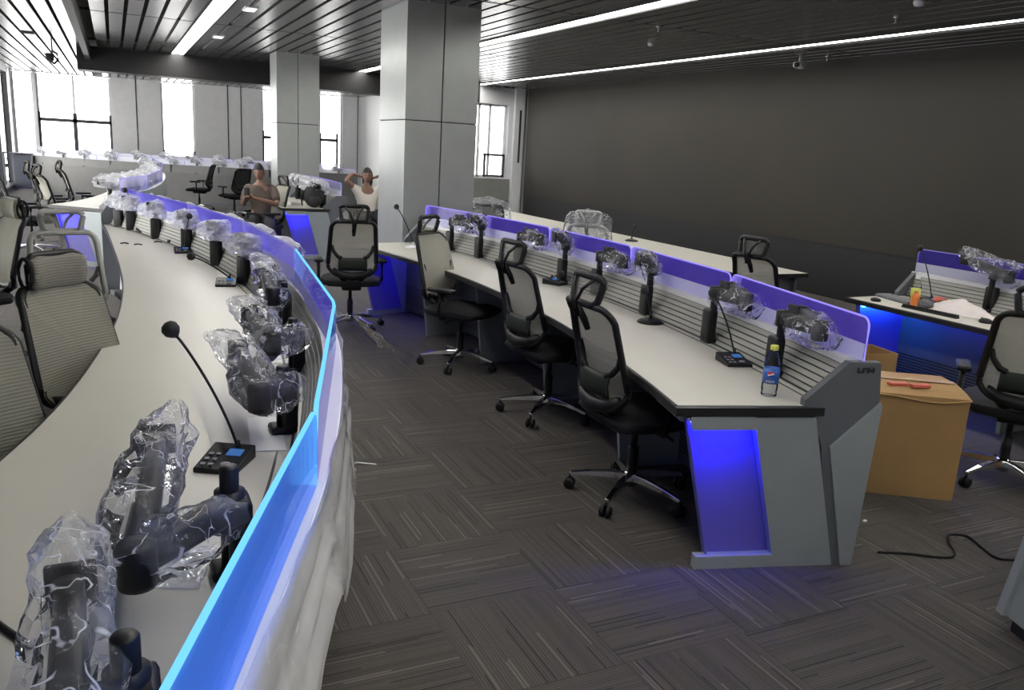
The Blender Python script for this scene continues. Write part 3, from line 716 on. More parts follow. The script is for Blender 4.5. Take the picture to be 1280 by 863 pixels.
# ------------------------------------------------------------------ chairs
def chair_proto(label, mesh='mesh', head=True, rim='black', hmesh='mesht', arms=True, bolster=False, fm='black'):
    t = thing('office_chair', label, 'chair')
    # five-star base
    hub = MB(); hub.lathe([(.030, .06), (.038, .075), (.040, .11), (.030, .13)], n=16); hub.build('hub', 'chrome', t)
    for k in range(5):
        a = 2*PI*k/5+.3; d = Vector((math.cos(a), math.sin(a), 0)); sd = Vector((-d.y, d.x, 0))
        m = MB(); P = []
        for s_, w, zt, zb in ((.02, .022, .122, .085), (.10, .020, .122, .088), (.20, .017, .108, .082), (.30, .012, .088, .070)):
            P.append([d*s_+sd*w+Vector((0, 0, zb)), d*s_+sd*w*.8+Vector((0, 0, zt)), d*s_-sd*w*.8+Vector((0, 0, zt)), d*s_-sd*w+Vector((0, 0, zb))])
        vs = [p for r in P for p in r]; fs = []
        for i in range(3):
            for j in range(4): fs.append((i*4+j, i*4+(j+1) % 4, (i+1)*4+(j+1) % 4, (i+1)*4+j))
        fs += [(0, 1, 2, 3), (15, 14, 13, 12)]
        m.add(vs, fs); lg = m.build('leg', 'chrome', t, bevel=.003)
        c = d*.30
        cm = MB(); cm.cyl(c+Vector((0, 0, .075)), c+Vector((0, 0, .045)), .007, 8)
        for s_ in (-1, 1):
            cm.tube([c+sd*s_*.006+Vector((0, 0, .028)), c+sd*s_*.010+Vector((0, 0, .028)), c+sd*s_*.022+Vector((0, 0, .028)), c+sd*s_*.026+Vector((0, 0, .028))], [.022, .028, .028, .020], 14)
        cm.build('caster', 'black', lg)
    g = MB(); g.cyl((0, 0, .12), (0, 0, .26), .026, 14); g.cyl((0, 0, .26), (0, 0, .37), .016, 12); g.build('gas_lift', 'black', t)
    g = MB(); g.rbox((0, -.02, .385), (.17, .26, .05), .015); g.tube([(.08, .02, .385), (.22, .03, .38), (.26, .03, .375)], .006, 6); g.build('mechanism', 'black', t)
    # seat cushion
    P = []
    for i in range(13):
        row = []
        for j in range(13):
            u, v = -1+2*i/12, -1+2*j/12
            # squircle map
            x = u*math.sqrt(1-v*v*.28); y = v*math.sqrt(1-u*u*.28)
            rr = min(1, max(abs(u), abs(v)))
            z = .455+.028*(1-rr**4)-.012*(1-u*u)*(1-v*v)*.6-.022*max(0, v-.55)
            row.append(Vector((x*.25, y*.245+.01, z)))
        P.append(row)
    m = MB(); m.grid(P)
    Q = [[Vector((p.x*.93, (p.y-.01)*.93+.01, .405)) for p in r] for r in P]; m.grid(Q)
    per = [(0, j) for j in range(13)]+[(i, 12) for i in range(1, 13)]+[(12, j) for j in range(11, -1, -1)]+[(i, 0) for i in range(11, 0, -1)]
    k = len(m.v); vs = []
    for i, j in per: vs += [P[i][j], P[i][j]+Vector((P[i][j].x*.03, P[i][j].y*.03, -.02)), Q[i][j]]
    n = len(per); fs = []
    for i in range(n):
        j = (i+1) % n
        fs += [(i*3, j*3, j*3+1, i*3+1), (i*3+1, j*3+1, j*3+2, i*3+2)]
    m.add(vs, fs, True); m.build('seat', 'fabric', t)
    # armrests
    for s_ in ((-1, 1) if arms else ()):
        am = MB(); am.tube([(s_*.14, -.02, .40), (s_*.25, -.02, .405), (s_*.275, -.02, .44), (s_*.275, -.02, .60)], .016, 8)
        ar = am.build('armrest', 'black', t)
        MB().rbox((s_*.275, .0, .615), (.075, .22, .03), .012).build('arm_pad', 'black', ar)
    # back
    def bw(v): return .215-.032*v-.02*max(0, .15-v)/.15
    def by(v): return -.235-.03*v-.085*v*v+.03*math.sin(v*PI)*1.0
    def bz(v): return .50+.48*v
    def bp_(u, v, off=0): return Vector((u*bw(v), by(v)+.035*u*u+off, bz(v)))
    def outline(n=10, r=.13, sc_=1.0):
        pts = []
        H_, r_ = 1.0, r
        # rounded rectangle in (u,v)
        def cor(cu, cv, a0, ru, rv):
            for k in range(n+1):
                a = a0+PI/2*k/n; pts.append((cu+ru*math.cos(a), cv+rv*math.sin(a)))
        cor(1-.28, 1-r_, 0, .28, r_); cor(-1+.28, 1-r_, PI/2, .28, r_); 
        cor(-1+.5, .22, PI, .5, .22); cor(1-.5, .22, 1.5*PI, .5, .22)
        return pts
    ol = outline()
    # mesh fill: concentric scaling of outline toward the centre
    rings = []
    for s_ in (1.0, .8, .6, .4, .2, .02):
        rings.append([bp_(u*s_, .5+(v-.5)*s_, .006) for u, v in ol])
    m = MB(); n = len(ol); vs = [p for r in rings for p in r]; fs = []
    for i in range(len(rings)-1):
        for j in range(n): fs.append((i*n+j, i*n+(j+1) % n, (i+1)*n+(j+1) % n, (i+1)*n+j))
    fs.append(tuple((len(rings)-1)*n+j for j in range(n)))
    m.add(vs, fs, True); m.build('mesh_back', mesh, t)
    # thick black frame behind the mesh, pale rolled border in front
    m = MB(); m.tube([bp_(u*.985, .5+(v-.5)*.985, -.012) for u, v in ol], .020, 8, closed=True, flat=.8); m.build('back_frame', fm, t)
    if rim != 'black':
        m = MB(); m.tube([bp_(u*.97, .5+(v-.5)*.97, .010) for u, v in ol], .012, 8, closed=True); m.build('mesh_border', rim, t)
    # lower yoke, V-struts, lumbar pad
    for s_ in (() if bolster else (-1, 1)):
        m = MB(); m.tube([bp_(s_*.90, .56, -.020), bp_(s_*.80, .45, -.022), bp_(s_*.62, .36, -.03), bp_(s_*.45, .33, -.035)], [.013, .015, .017, .017], 8); m.build('side_strut', 'black', t)
    m = MB()
    for s_ in (-1, 1):
        m.tube([bp_(s_*.55, .02, -.02), (s_*.07, -.20, .47), (s_*.05, -.10, .40)], [.022, .026, .022], 8)
    m.tube([bp_(-.80, .12, -.014), bp_(-.5, .03, -.016), bp_(0, .0, -.018), bp_(.5, .03, -.016), bp_(.80, .12, -.014)], [.02, .034, .038, .034, .02], 8)
    m.build('back_yoke', fm, t)
    P = [[bp_(-.58+1.16*i/8, .12+.22*j/4, -.030-.012*(1-abs(-1+2*j/4))) for i in range(9)] for j in range(5)]
    m = MB(); m.grid(P); m.build('lumbar_pad', 'green', t, solid=-.012)
    if head:
        hz, hy = 1.045, by(1)-.015
        hp = lambda u, v: Vector((u*.120*(1-.10*(v < 0)), hy+.035*u*u+.012*v, hz+v*.062))
        ho = []
        for q, (a, b) in enumerate(((.72, .5), (-.72, .5), (-.72, -.5), (.72, -.5))):
            for k in range(6):
                an = q*PI/2+k*PI/2/5; ho.append((a+.28*math.cos(an), b+.5*math.sin(an)))
        m = MB(); m.tube([hp(u, v) for u, v in ho], .017, 8, closed=True)
        for s_ in (-1, 1): m.tube([hp(s_*.62, .85)+Vector((0, -.005, 0)), hp(s_*.30, .1)+Vector((0, -.02, 0)), hp(s_*.12, -.9)+Vector((0, -.02, 0)), Vector((s_*.01, hy-.01, hz-.12))], .009, 6)
        m.tube([Vector((0, hy-.015, hz-.07)), Vector((0, by(.85)-.03, bz(.85))), Vector((0, by(.75)-.03, bz(.75)))], [.016, .018, .014], 8)
        m.build('headrest_frame', fm, t)
        rings = [[hp(u*s_, v*s_)+Vector((0, .008, 0)) for u, v in ho] for s_ in (1.0, .6, .05)]; n = len(ho)
        m = MB(); m.add([p for r in rings for p in r], [(i*n+j, i*n+(j+1) % n, (i+1)*n+(j+1) % n, (i+1)*n+j) for i in range(2) for j in range(n)]+[tuple(2*n+j for j in range(n))], True)
        if not bolster: m.build('headrest_mesh', hmesh, t)
        if bolster:
            P = []
            for i in range(15):
                u = -1+2*i/14; row = []
                for j in range(21):
                    a = 2*PI*j/20; k = (1-abs(u)**8)**.25 if abs(u) < 1 else 0
                    row.append(Vector((u*.125, hy+.035*u*u+.026+math.copysign(abs(math.cos(a))**.8, math.cos(a))*.036*max(k, .55), hz-.005+math.copysign(abs(math.sin(a))**.7, math.sin(a))*.070*max(k, .8))))
                P.append(row)
            m = MB(); m.grid(P); n_ = 21
            m.f.append(list(range(20))); m.sm.append(False); m.f.append([14*21+q for q in reversed(range(20))]); m.sm.append(False)
            m.build('headrest_cushion', mesh, t)
            for s_ in (-1, 1): MB().tube([Vector((s_*.128, hy+.03+.036*math.cos(2*PI*q/14), hz-.005+.062*math.sin(2*PI*q/14))) for q in range(14)], .008, 6, closed=True).build('cushion_end', 'black', t)
        if rim != 'black':
            m = MB(); m.tube([hp(u*.95, v*.92)+Vector((0, .014, 0)) for u, v in ho], .012, 8, closed=True); m.build('headrest_border', rim, t)
    return t
def place(first, used, label, x, y, deg, group=None):
    rz = math.radians(deg)-PI/2
    if not used[0]:
        used[0] = True; first.location = (x, y, 0); first.rotation_euler = (0, 0, rz); first['label'] = label
        if group: first['group'] = group
        return first
    return dup(first, (x, y, 0), rz, label, group)
ch = chair_proto('x', 'mesh', True, 'black'); uc = [False]
place(ch, uc, 'black framed mesh chair seen from behind, beside the large column', 1.84, 7.12, 80)
place(ch, uc, 'pale mesh chair facing right with chrome base, halfway along the right desk', 2.32, 5.66, -55)
place(ch, uc, 'mesh chair with black loop headrest, middle one pulled up to the right desk', 2.42, 4.40, 8)
place(ch, uc, 'mesh chair with black loop headrest nearest the lit desk end', 2.22, 3.13, 0)
place(ch, uc, 'black framed mesh chair at the right edge beside the cardboard box', 4.36, 2.66, 38)
place(ch, uc, 'mesh chair with headrest standing at the plain desk by the display wall', 4.50, 4.70, 10)
place(ch, uc, 'pale mesh chair with black loop headrest, leftmost by the second desk', -1.0, 12.1, 10)
place(ch, uc, 'mesh chair with black headrest, second from left at the second desk', -.78, 13.6, 10)
place(ch, uc, 'mesh chair leaning beside the blue-lit panel of the second desk', -.62, 12.6, 25)
place(ch, uc, 'mesh chair with round headrest closest to the second desk top', -.42, 14.3, 10)
place(ch, uc, 'chair with black headrest under the woman by the column', 3.62, 12.8, 200)
place(ch, uc, 'high-backed mesh chair the seated man sits on', 1.80, 11.75, 200)
cp = chair_proto('x', 'mesht', True, 'rim', fm='rim'); ucp = [False]
cl_ = chair_proto('x', 'meshl', True, 'black', arms=False, bolster=True); ucl = [False]
place(cl_, ucl, 'large pale mesh chair in the left foreground, back towards the curved desk', -.02, 3.60, -46)
place(cl_, ucl, 'pale mesh chair cut off by the left edge, nearest the camera', -.29, 2.72, -52)
place(cp, ucp, 'pale rimmed see-through mesh chair behind the large left one', -.26, 5.5, -80)
place(cl_, ucl, 'pale mesh chair at the left edge with bolster headrest and black seat', -.95, 6.6, 208)
cb = chair_proto('x', 'meshd', False, 'black'); ucb = [False]
place(cb, ucb, 'all-black mesh task chair standing by the far pale desk row', 1.62, 19.2, 160)
place(cb, ucb, 'all-black mesh task chair just left of the seated man', 2.15, 17.6, 120)

# chairs still wrapped in plastic
def wrap(x, y, deg, label, z0=.5, z1=1.22, hw=.27, mat='film'):
    rz = math.radians(deg)-PI/2; P = []
    for i in range(17):
        v = i/16; row = []
        for j in range(32):
            a = 2*PI*j/32; w = hw*(1-.18*v**3)*(1+.12*noise.noise(Vector((math.cos(a)*2, math.sin(a)*2, v*5+x))))
            dp = .10*(1+.3*noise.noise(Vector((a, v*6, y))))
            k = math.sqrt(max(0, 1-max(0, (v-.86)/.14)**2)) if v > .86 else 1
            row.append(Vector((math.copysign(abs(math.cos(a))**.6, math.cos(a))*w*k, -.27-.06*v+math.copysign(abs(math.sin(a))**.8, math.sin(a))*dp*k, z0+(z1-z0)*v)))
        row.append(row[0]); P.append(row)
    m = MB(); m.grid(P); o = m.build('plastic_cover', mat); o.location = (x, y, 0); o.rotation_euler = (0, 0, rz)
    tag(o, label, 'plastic cover'); return o
place(cb, ucb, 'black chair back wrapped in plastic right of the large column', 4.18, 9.5, 68)
wrap(4.18, 9.5, 68, 'clear plastic pulled over the black chair right of the large column', .45, 1.08, .30)
place(cp, ucp, 'grey mesh chair wrapped in clear plastic in front of the plain desk', 4.24, 7.02, 50)
wrap(4.24, 7.02, 50, 'cloudy plastic cover on the grey chair at the plain desk', .45, 1.14, .25, 'film')

# ------------------------------------------------------------------ microphones
def mic(label, x, y, z, deg, lean=(0.0, -.22, .33), round_base=False, mat='black'):
    t = thing('conference_microphone', label, 'microphone', (x, y, z), math.radians(deg))
    if round_base: MB().lathe([(.075, 0), (.078, .006), (.06, .018), (.02, .028)], n=24).build('base', mat, t)
    else:
        b = MB().prism([(-.075, 0), (.075, 0), (.075, .040), (-.075, .014)], lambda p: Vector((-.062, p[0], p[1])), lambda p: Vector((.062, p[0], p[1]))).build('base', mat, t, bevel=.004)
        sl = .026/.15
        Mx = Matrix.Rotation(math.atan(sl), 3, 'X')
        MB().box((.022, .02, .0315+.0015), (.042, .034, .003), M=Mx).build('display', 'lcd', b)
        k = MB()
        for i in range(2):
            for j in range(3): k.box((-.042+i*.022, -.052+j*.028+.0, .014+(.023+j*.028)*sl+.003), (.013, .010, .003), M=Mx)
        k.build('button', 'key', b)
        MB().lathe([(.014, 0), (.014, .004), (.009, .006)], (.02, -.045, .0195), 14).build('talk_button', 'key', b)
    L_ = Vector(lean); p0 = Vector((.02 if not round_base else 0, .045 if not round_base else 0, .03))
    pts = []
    for i in range(13):
        s_ = i/12; pts.append(p0+Vector((L_.x*s_**1.25, L_.y*s_**1.25, L_.z*(1-(1-s_)**1.12))))
    MB().tube([p0, p0+Vector((0, 0, .03))], [.010, .006], 10).build('socket', mat, t)
    MB().tube(pts, .0042, 8).build('gooseneck', 'black', t)
    d = (pts[-1]-pts[-2]).normalized()
    MB().tube([pts[-1]-d*.012, pts[-1]-d*.004, pts[-1]+d*.006, pts[-1]+d*.022, pts[-1]+d*.034, pts[-1]+d*.038], [.006, .016, .024, .025, .016, .004], 14).build('foam_head', 'blackm', t)
    return t
mic('black gooseneck microphone with blue display in the left foreground', .245, 2.34, TH, -30, (-.175, -.01, .34))
mic('gooseneck microphone halfway down the curved desk, its stem bent to the left', .60, 5.40, TH, -10, (-.20, -.16, .16))
mic('black microphone on the curved desk, third from the camera', .45, 6.95, TH, 0, (.03, -.10, .25))
mic('black microphone farthest along the curved desk by the peaked end plate', .22, 8.35, TH, 10, (-.12, .2, .33))
mic('black gooseneck microphone on the right desk close to the cola bottle', 2.62, 2.95, TH, -15, (-.11, .05, .28))
mic('microphone with polished round base and thick stem on the right desk', 2.77, 3.86, TH, 0, (-.03, .03, .14), True)
mic('slim microphone on white base at the column end of the right desk', 2.46, 7.25, TH, 0, (-.14, .06, .33), True, 'white')
mic('small microphone lying low on the right desk between two chairs', 2.86, 5.2, TH, 30, (-.08, -.12, .06))
mic('short microphone on round base on the plain desk by the display wall', 5.3, 7.9, TH, 0, (.02, .0, .12), True)
mic('slim black microphone standing at the left end of the cluttered right desk', 5.42, 4.05, TH, -10, (-.06, .12, .35))
# ------------------------------------------------------------------ monitor arms in plastic bags
def bag_around(pts, rads, seed, label, mat='film', n=20, sub_=5, group=None, tail=True):
    """crumpled film tube round a poly-line"""
    P = [Vector(p) for p in pts]; dense = []; rr = []
    for i in range(len(P)-1):
        for k in range(sub_): s_ = k/sub_; dense.append(P[i].lerp(P[i+1], s_)); rr.append(rads[i]*(1-s_)+rads[i+1]*s_)
    dense.append(P[-1]); rr.append(rads[-1]); G = []
    for i, p in enumerate(dense):
        a = dense[max(0, i-1)]; b = dense[min(len(dense)-1, i+1)]; t_ = (b-a).normalized()
        x = t_.cross(Vector((0, 0, 1)));
        if x.length < .2: x = Vector((1, 0, 0))
        x.normalize(); y = x.cross(t_).normalized(); row = []
        for k in range(n):
            q = 2*PI*k/n
            nz = noise.noise(Vector((math.cos(q)*1.7+seed, math.sin(q)*1.7, i*.35)))
            nz2 = abs(noise.noise(Vector((math.cos(q)*4+seed, math.sin(q)*4, i*.9+3))))
            r_ = rr[i]*(1+.38*nz-.35*nz2)
            row.append(p+x*math.cos(q)*r_+y*math.sin(q)*r_*.9)
        row.append(row[0]); G.append(row)
    m = MB(); m.grid(G, False); o = m.build('plastic_bag', mat)
    tag(o, label, 'plastic bag', group); return o
def arm(label, base, post_h, elbow, tip, head_dir=(0, 1), group=None, clampn=None, r=.02, rz=0):
    """double-link monitor arm; world coordinates"""
    b = Vector(base); e = Vector(elbow)-b; tp = Vector(tip)-b; ph = post_h
    t = thing('monitor_arm', label, 'monitor arm', base, 0, group)
    cl = MB(); cl.rbox((0, 0, .012), (.085, .085, .024), .012); cl.rbox((-.018, 0, .095), (.05, .085, .17), .012); cl.v = [tuple(Matrix.Rotation(rz, 3, 'Z') @ Vector((-v[0], v[1], v[2]))) for v in cl.v]; cl.build('clamp', 'black', t)
    MB().lathe([(r, .0), (r, ph-.004), (r-.003, ph), (.001, ph)], n=18).build('post', 'black', t)
    J = Vector((0, 0, max(e.z-.0, .05)))
    def link(p, q, w0, w1, nm):
        m = MB(); d = (q-p); L_ = d.length; d.normalize(); s_ = d.cross(Vector((0, 0, 1))).normalized(); u = s_.cross(d)
        P = []
        for k, (f_, w, h) in enumerate(((-.03, w0*.5, .020), (0, w0, .030), (.15, w0, .032), (.85, w1, .026), (1, w1, .024), (1+.02/L_, w1*.5, .016))):
            c = p+d*L_*f_ if k else p-d*.02
            P.append([c+s_*w+u*h*.6, c+s_*w*.6+u*h, c-s_*w*.6+u*h, c-s_*w+u*h*.6, c-s_*w-u*h*.6, c-s_*w*.6-u*h, c+s_*w*.6-u*h, c+s_*w-u*h*.6])
        vs = [x for r_ in P for x in r_]; fs = []
        for i in range(len(P)-1):
            for j in range(8): fs.append((i*8+j, i*8+(j+1) % 8, (i+1)*8+(j+1) % 8, (i+1)*8+j))
        fs += [tuple(range(8)), tuple(reversed([(len(P)-1)*8+j for j in range(8)]))]
        m.add(vs, fs, True)
        m.cyl(p-Vector((0, 0, .035)), p+Vector((0, 0, .035)), w0+.004, 16)
        return m.build(nm, 'black', t)
    link(J, e, .028, .026, 'lower_arm')
    MB().lathe([(.033, -.045), (.036, -.035), (.036, .035), (.03, .042)], tuple(e), 18).build('elbow_joint', 'black', t)
    link(e, tp, .028, .022, 'upper_arm')
    hd = Vector((head_dir[0], head_dir[1], 0)).normalized(); sd = Vector((-hd.y, hd.x, 0))
    m = MB(); c = tp+hd*.04
    m.cyl(tp-Vector((0, 0, .03)), tp+Vector((0, 0, .03)), .022, 14); m.cyl(tp, c, .014, 10)
    Mr = Matrix((sd, hd, Vector((0, 0, 1)))).transposed()
    m.rbox(tuple(c+hd*.006), (.075, .014, .075), .006, Mr); m.build('mounting_plate', 'black', t)
    return t
V = Vector
# near curved desk, custom poses
arm('nearest folded monitor arm at the lower left, bagged', (-.02, 1.12, TH), .25, (-.09, 1.06, .86), (-.095, 1.30, .92), (0, 1))
bag_around([(-.03, 1.06, .86), (-.085, 1.02, .88), (-.09, 1.2, .93), (-.095, 1.38, .95), (-.10, 1.50, .97)], [.055, .07, .066, .062, .012], 1, 'clear bag over the nearest arm, lower left corner')
arm('folded black monitor arm beside the foreground microphone', (.185, 1.70, TH), .25, (.0, 1.50, .86), (.06, 2.0, .90), (.1, 1))
bag_around([(.17, 1.66, .86), (.09, 1.56, .86), (.0, 1.50, .88), (.03, 1.75, .92), (.08, 2.02, .92), (.11, 2.15, .96)], [.055, .06, .068, .082, .075, .015], 2, 'large clear bag over the black arm beside the foreground microphone')
arm('folded monitor arm next along the curved desk beyond the foreground microphone', (.45, 2.58, TH), .22, (.36, 2.46, .86), (.38, 3.02, .86), (-.05, 1))
bag_around([(.49, 2.54, .86), (.42, 2.48, .86), (.36, 2.44, .86), (.36, 2.72, .88), (.36, 3.02, .88), (.28, 3.16, .90)], [.06, .07, .062, .078, .075, .02], 3, 'clear bag with violet sheen on the arm behind the foreground microphone')
arm('monitor arm bent over the curved desk, third bagged one', (.62, 3.30, TH), .22, (.51, 3.14, .86), (.51, 3.68, .86), (0, 1))
bag_around([(.64, 3.24, .86), (.57, 3.17, .86), (.51, 3.12, .86), (.51, 3.42, .88), (.50, 3.72, .88), (.44, 3.86, .89)], [.06, .07, .062, .078, .075, .02], 4, 'clear bag on the third arm along the curved desk')
arm('upright monitor arm close to the glowing screen joint', (.72, 4.12, TH), .24, (.66, 4.02, .88), (.70, 4.5, .90), (-.6, 1))
bag_around([(.72, 4.1, .86), (.66, 4.02, .86), (.68, 4.25, .92), (.70, 4.5, .94), (.66, 4.65, .98)], [.06, .075, .08, .075, .03], 5, 'clear bag on the upright arm at the glowing screen joint')
for i, k in enumerate((25, 28, 31, 34, 37, 40.5, 44, 47.5, 51, 54.5, 57.5)):
    k0 = int(k); fr_ = k-k0; q = bN[min(k0+1, NN)]; p = V((bN[k0][0]*(1-fr_)+q[0]*fr_, bN[k0][1]*(1-fr_)+q[1]*fr_, 0)); o_ = V((oN[k0][0], oN[k0][1], 0)); tg = V((-o_.y, o_.x, 0))
    b = p+o_*.012
    if i < 5: continue
    arm('black clamp and bagged arm on the slats of the curved desk', (b.x, b.y, TH), .25, tuple(b+o_*.01-tg*.20+V((0, 0, .95))), tuple(b+o_*.01+tg*.02+V((0, 0, .98))), (tg.x, tg.y), group='small bagged arms farther along the curved desk', rz=math.atan2(o_.y, o_.x)+PI)
    bag_around([tuple(b+o_*.01+tg*.14+V((0, 0, .94))), tuple(b+o_*.005+V((0, 0, .95))), tuple(b+o_*.01-tg*.18+V((0, 0, .955))), tuple(b+o_*.015-tg*.34+V((0, 0, .95))), tuple(b+o_*.01-tg*.46+V((0, 0, .95)))], [.06, .095, .085, .09, .04], 10+i, 'crumpled clear bag over an arm on the curved desk', 'filmfar', group='clear bags farther along the curved desk')
# right row
specR = [(7.1, 0), (6.6, 1), (5.95, 0), (5.25, 1), (4.75, 0), (4.08, 1), (3.35, 0), (2.72, 0)]
labR = ['arm beside the large column', 'bagged monitor arm second from the large column', 'bagged monitor arm above the pale chair', 'bagged monitor arm between the two loop-headrest chairs, far one',
        'bagged monitor arm between the two loop-headrest chairs, near one', 'tall bagged monitor arm behind the round-base microphone', 'bagged monitor arm behind the right desk gooseneck microphone', 'bagged monitor arm just behind the cola bottle']
for i, (y, k) in enumerate(specR):
    a = math.asin((y-RC[1])/10.7); bx = RC[0]+10.69*math.cos(a); o_ = (math.cos(a), math.sin(a)); tg = V((-o_[1], o_[0], 0))
    b = V((bx, y, 0)); cl = b-V((o_[0], o_[1], 0))*.035
    if k: e = b+tg*.05+V((.0, 0, .98)); tp = b-tg*.02-V((.10, 0, -1.04)); 
    else: e = b-tg*.24+V((0, 0, .965)); tp = b-tg*.05+V((.03, 0, 1.0))
    arm('bagged ' + labR[i] if i == 0 else labR[i], (cl.x, cl.y, TH), .25, tuple(e), tuple(tp), (-.9, .1), rz=math.atan2(o_[1], o_[0])+PI)
    lb = 'clear plastic bag over the ' + labR[i].replace('bagged ', '').replace('tall ', '')
    if k: bag_around([(cl.x, cl.y, .90), tuple(e), tuple(tp), tuple(tp+V((-.05, 0, .05)))], [.035, .07, .075, .03], 30+i, lb, 'film')
    else: bag_around([tuple(b+tg*.04+V((0, 0, .93))), tuple(b-tg*.10+V((0, 0, .96))), tuple(b-tg*.24+V((0, 0, .95))), tuple(b-tg*.33+V((0, 0, .93)))], [.06, .085, .075, .05], 30+i, lb, 'film')
# third desk
arm('single bagged monitor arm above the cluttered right desk', (5.56, 3.72, TH), .25, (5.58, 3.62, .97), (5.55, 3.92, 1.05), (-1, 0))
bag_around([(5.56, 3.62, .90), (5.57, 3.60, .98), (5.56, 3.80, 1.04), (5.55, 3.98, 1.10)], [.06, .09, .085, .05], 50, 'clear bag over the arm above the cluttered right desk', 'film')

# far rows: prototype bagged arm copied
def far_proto():
    t = arm('x', (0, 0, TH), .30, (.10, .02, TH+.25), (-.10, .05, TH+.30), (0, -1))
    g = bag_around([(.0, 0, TH+.20), (.12, .02, TH+.24), (0, .04, TH+.32), (-.15, .05, TH+.30)], [.05, .10, .11, .07], 77, 'x', 'filmfar', n=14, sub_=3)
    return t, g
fa, fbag = far_proto(); first = [True]
def put_far(x, y, rz, la, lb, ga, gb, s=1.0):
    if first[0]:
        first[0] = False; a, g = fa, fbag; a.location = (x, y, TH); a.rotation_euler = (0, 0, rz); a['label'] = la; a['group'] = ga
    else:
        a = dup(fa, (x, y, TH), rz, la, ga); g = fbag.copy(); COL.objects.link(g)
    g.location = (x, y, 0); g.rotation_euler = (0, 0, rz); g['label'] = lb; g['group'] = gb; g.scale = (s, s, 1)
def row_far(back, outs, idx, la, lb, ga, gb, off=-.1):
    for i in idx:
        k = int(i); fr_ = i-k; x = back[k][0]*(1-fr_)+back[min(k+1, len(back)-1)][0]*fr_; y = back[k][1]*(1-fr_)+back[min(k+1, len(back)-1)][1]*fr_
        put_far(x+outs[k][0]*off, y+outs[k][1]*off, math.atan2(outs[k][1], outs[k][0])+PI/2+random.uniform(-.5, .5), la, lb, ga, gb)
row_far(b2, o2, [1, 3, 5, 7, 9, 11.5, 14, 16.5, 19, 21.5], 'bagged monitor arm on the second curved desk', 'plastic bag over an arm on the second curved desk', 'bagged arms on the second curved desk', 'bags on the second curved desk')
row_far(b3, o3, [1, 2.5, 4, 5.5, 7, 8.5], 'bagged monitor arm on the short desk by the seated man', 'plastic bag over an arm on the short desk by the seated man', 'bagged arms on the short desk', 'bags on the short desk')
row_far(bb, o4, [1, 3, 5, 7, 9, 11, 13, 15, 17, 19, 21, 23], 'bagged monitor arm on the pale desk row before the far windows', 'plastic bag on the pale desk row before the far windows', 'bagged arms on the window-side row', 'bags on the window-side row', .1)
row_far(bc, o5, [1, 3, 5, 7, 9, 11, 13, 15, 17], 'bagged monitor arm on the farthest desk row', 'plastic bag on the farthest desk row', 'bagged arms on the farthest row', 'bags on the farthest row', .1)

# milky protective film hanging outside the near desk
G = []
for i in range(41):
    k = 8+i*.6; k0 = int(k); fr_ = k-k0
    x = bN[k0][0]*(1-fr_)+bN[k0+1][0]*fr_; y = bN[k0][1]*(1-fr_)+bN[k0+1][1]*fr_; ox, oy = oN[k0]
    row = []; low = .66+.05*math.sin(i*.9)+.10*noise.noise(V((i*.3, 2, 0)))-.004*i
    for j in range(14):
        v = j/13; z = (TH+.20)*(1-v)+low*v
        off = .142+.02*v+.016*noise.noise(V((i*.35, j*.5, 1)))+.02*v*v
        row.append((x+ox*off, y+oy*off, z))
    G.append(row)
m = MB(); m.grid(G); o = m.build('protective_film', 'filmw'); tag(o, 'milky white protective film peeling off the outer side of the foreground desk', 'film')
G = []
for i in range(9):
    row = []
    for j in range(7):
        s_, v = i/8, j/6
        row.append((.86+.0*s_+.12*v+.02*noise.noise(V((i*.5, j*.5, 4))), 3.0+.32*s_, .93-.10*v-.05*s_*v))
    G.append(row)
m = MB(); m.grid(G); o = m.build('protective_film', 'filmw'); tag(o, 'small flap of white film sticking out past the glowing screen', 'film')

# ------------------------------------------------------------------ things on the near desk
def sheet(label, pts, mat='paper', name='paper_sheet', cat='paper', th=.0015, z=TH):
    m = MB().prism(pts, lambda p: V((p[0], p[1], z+.001)), lambda p: V((p[0], p[1], z+.001+th))); o = m.build(name, mat); tag(o, label, cat); return o
sheet('thin clear plastic sheet lying below the foreground arm', [(.0, 1.70), (.115, 1.655), (.17, 1.83), (.06, 1.9)], 'filmfar', 'plastic_sheet', 'plastic sheet')
sheet('white paper sheet under the arm just beyond the foreground microphone', [(.33, 2.42), (.43, 2.40), (.46, 2.72), (.36, 2.74)])
sheet('white paper sheet beneath the third bagged arm', [(.50, 3.45), (.60, 3.42), (.63, 3.75), (.53, 3.78)])
o = MB().tube([(-.36, 1.84, TH+.006), (-.18, 1.54, TH+.006)], .006, 10).build('marker_pen', 'black'); tag(o, 'thin black pen at the lower left edge of the desk', 'pen')
for i, (x, y, lb) in enumerate(((.04, 7.5, 'leftmost of the dark scraps on the far part of the curved desk'), (.14, 7.42, 'second dark scrap on the far part of the curved desk'), (.30, 7.6, 'thin dark offcut on the far part of the curved desk'))):
    o = MB().tube([(x-.03, y, TH+.004), (x, y+.012, TH+.008), (x+.03, y-.01, TH+.004)], .005, 6).build('plastic_scrap', 'black'); tag(o, lb, 'scrap')
t = thing('adhesive_reel', 'small black reel lying by the slats on the far part of the curved desk', 'reel', (.40, 7.55, TH), 0)
MB().lathe([(.03, 0), (.032, .004), (.032, .026), (.03, .03), (.014, .03), (.014, .0)], n=18).build('rim', 'black', t); MB().lathe([(.013, .002), (.013, .028)], n=12).build('core', 'key', t)
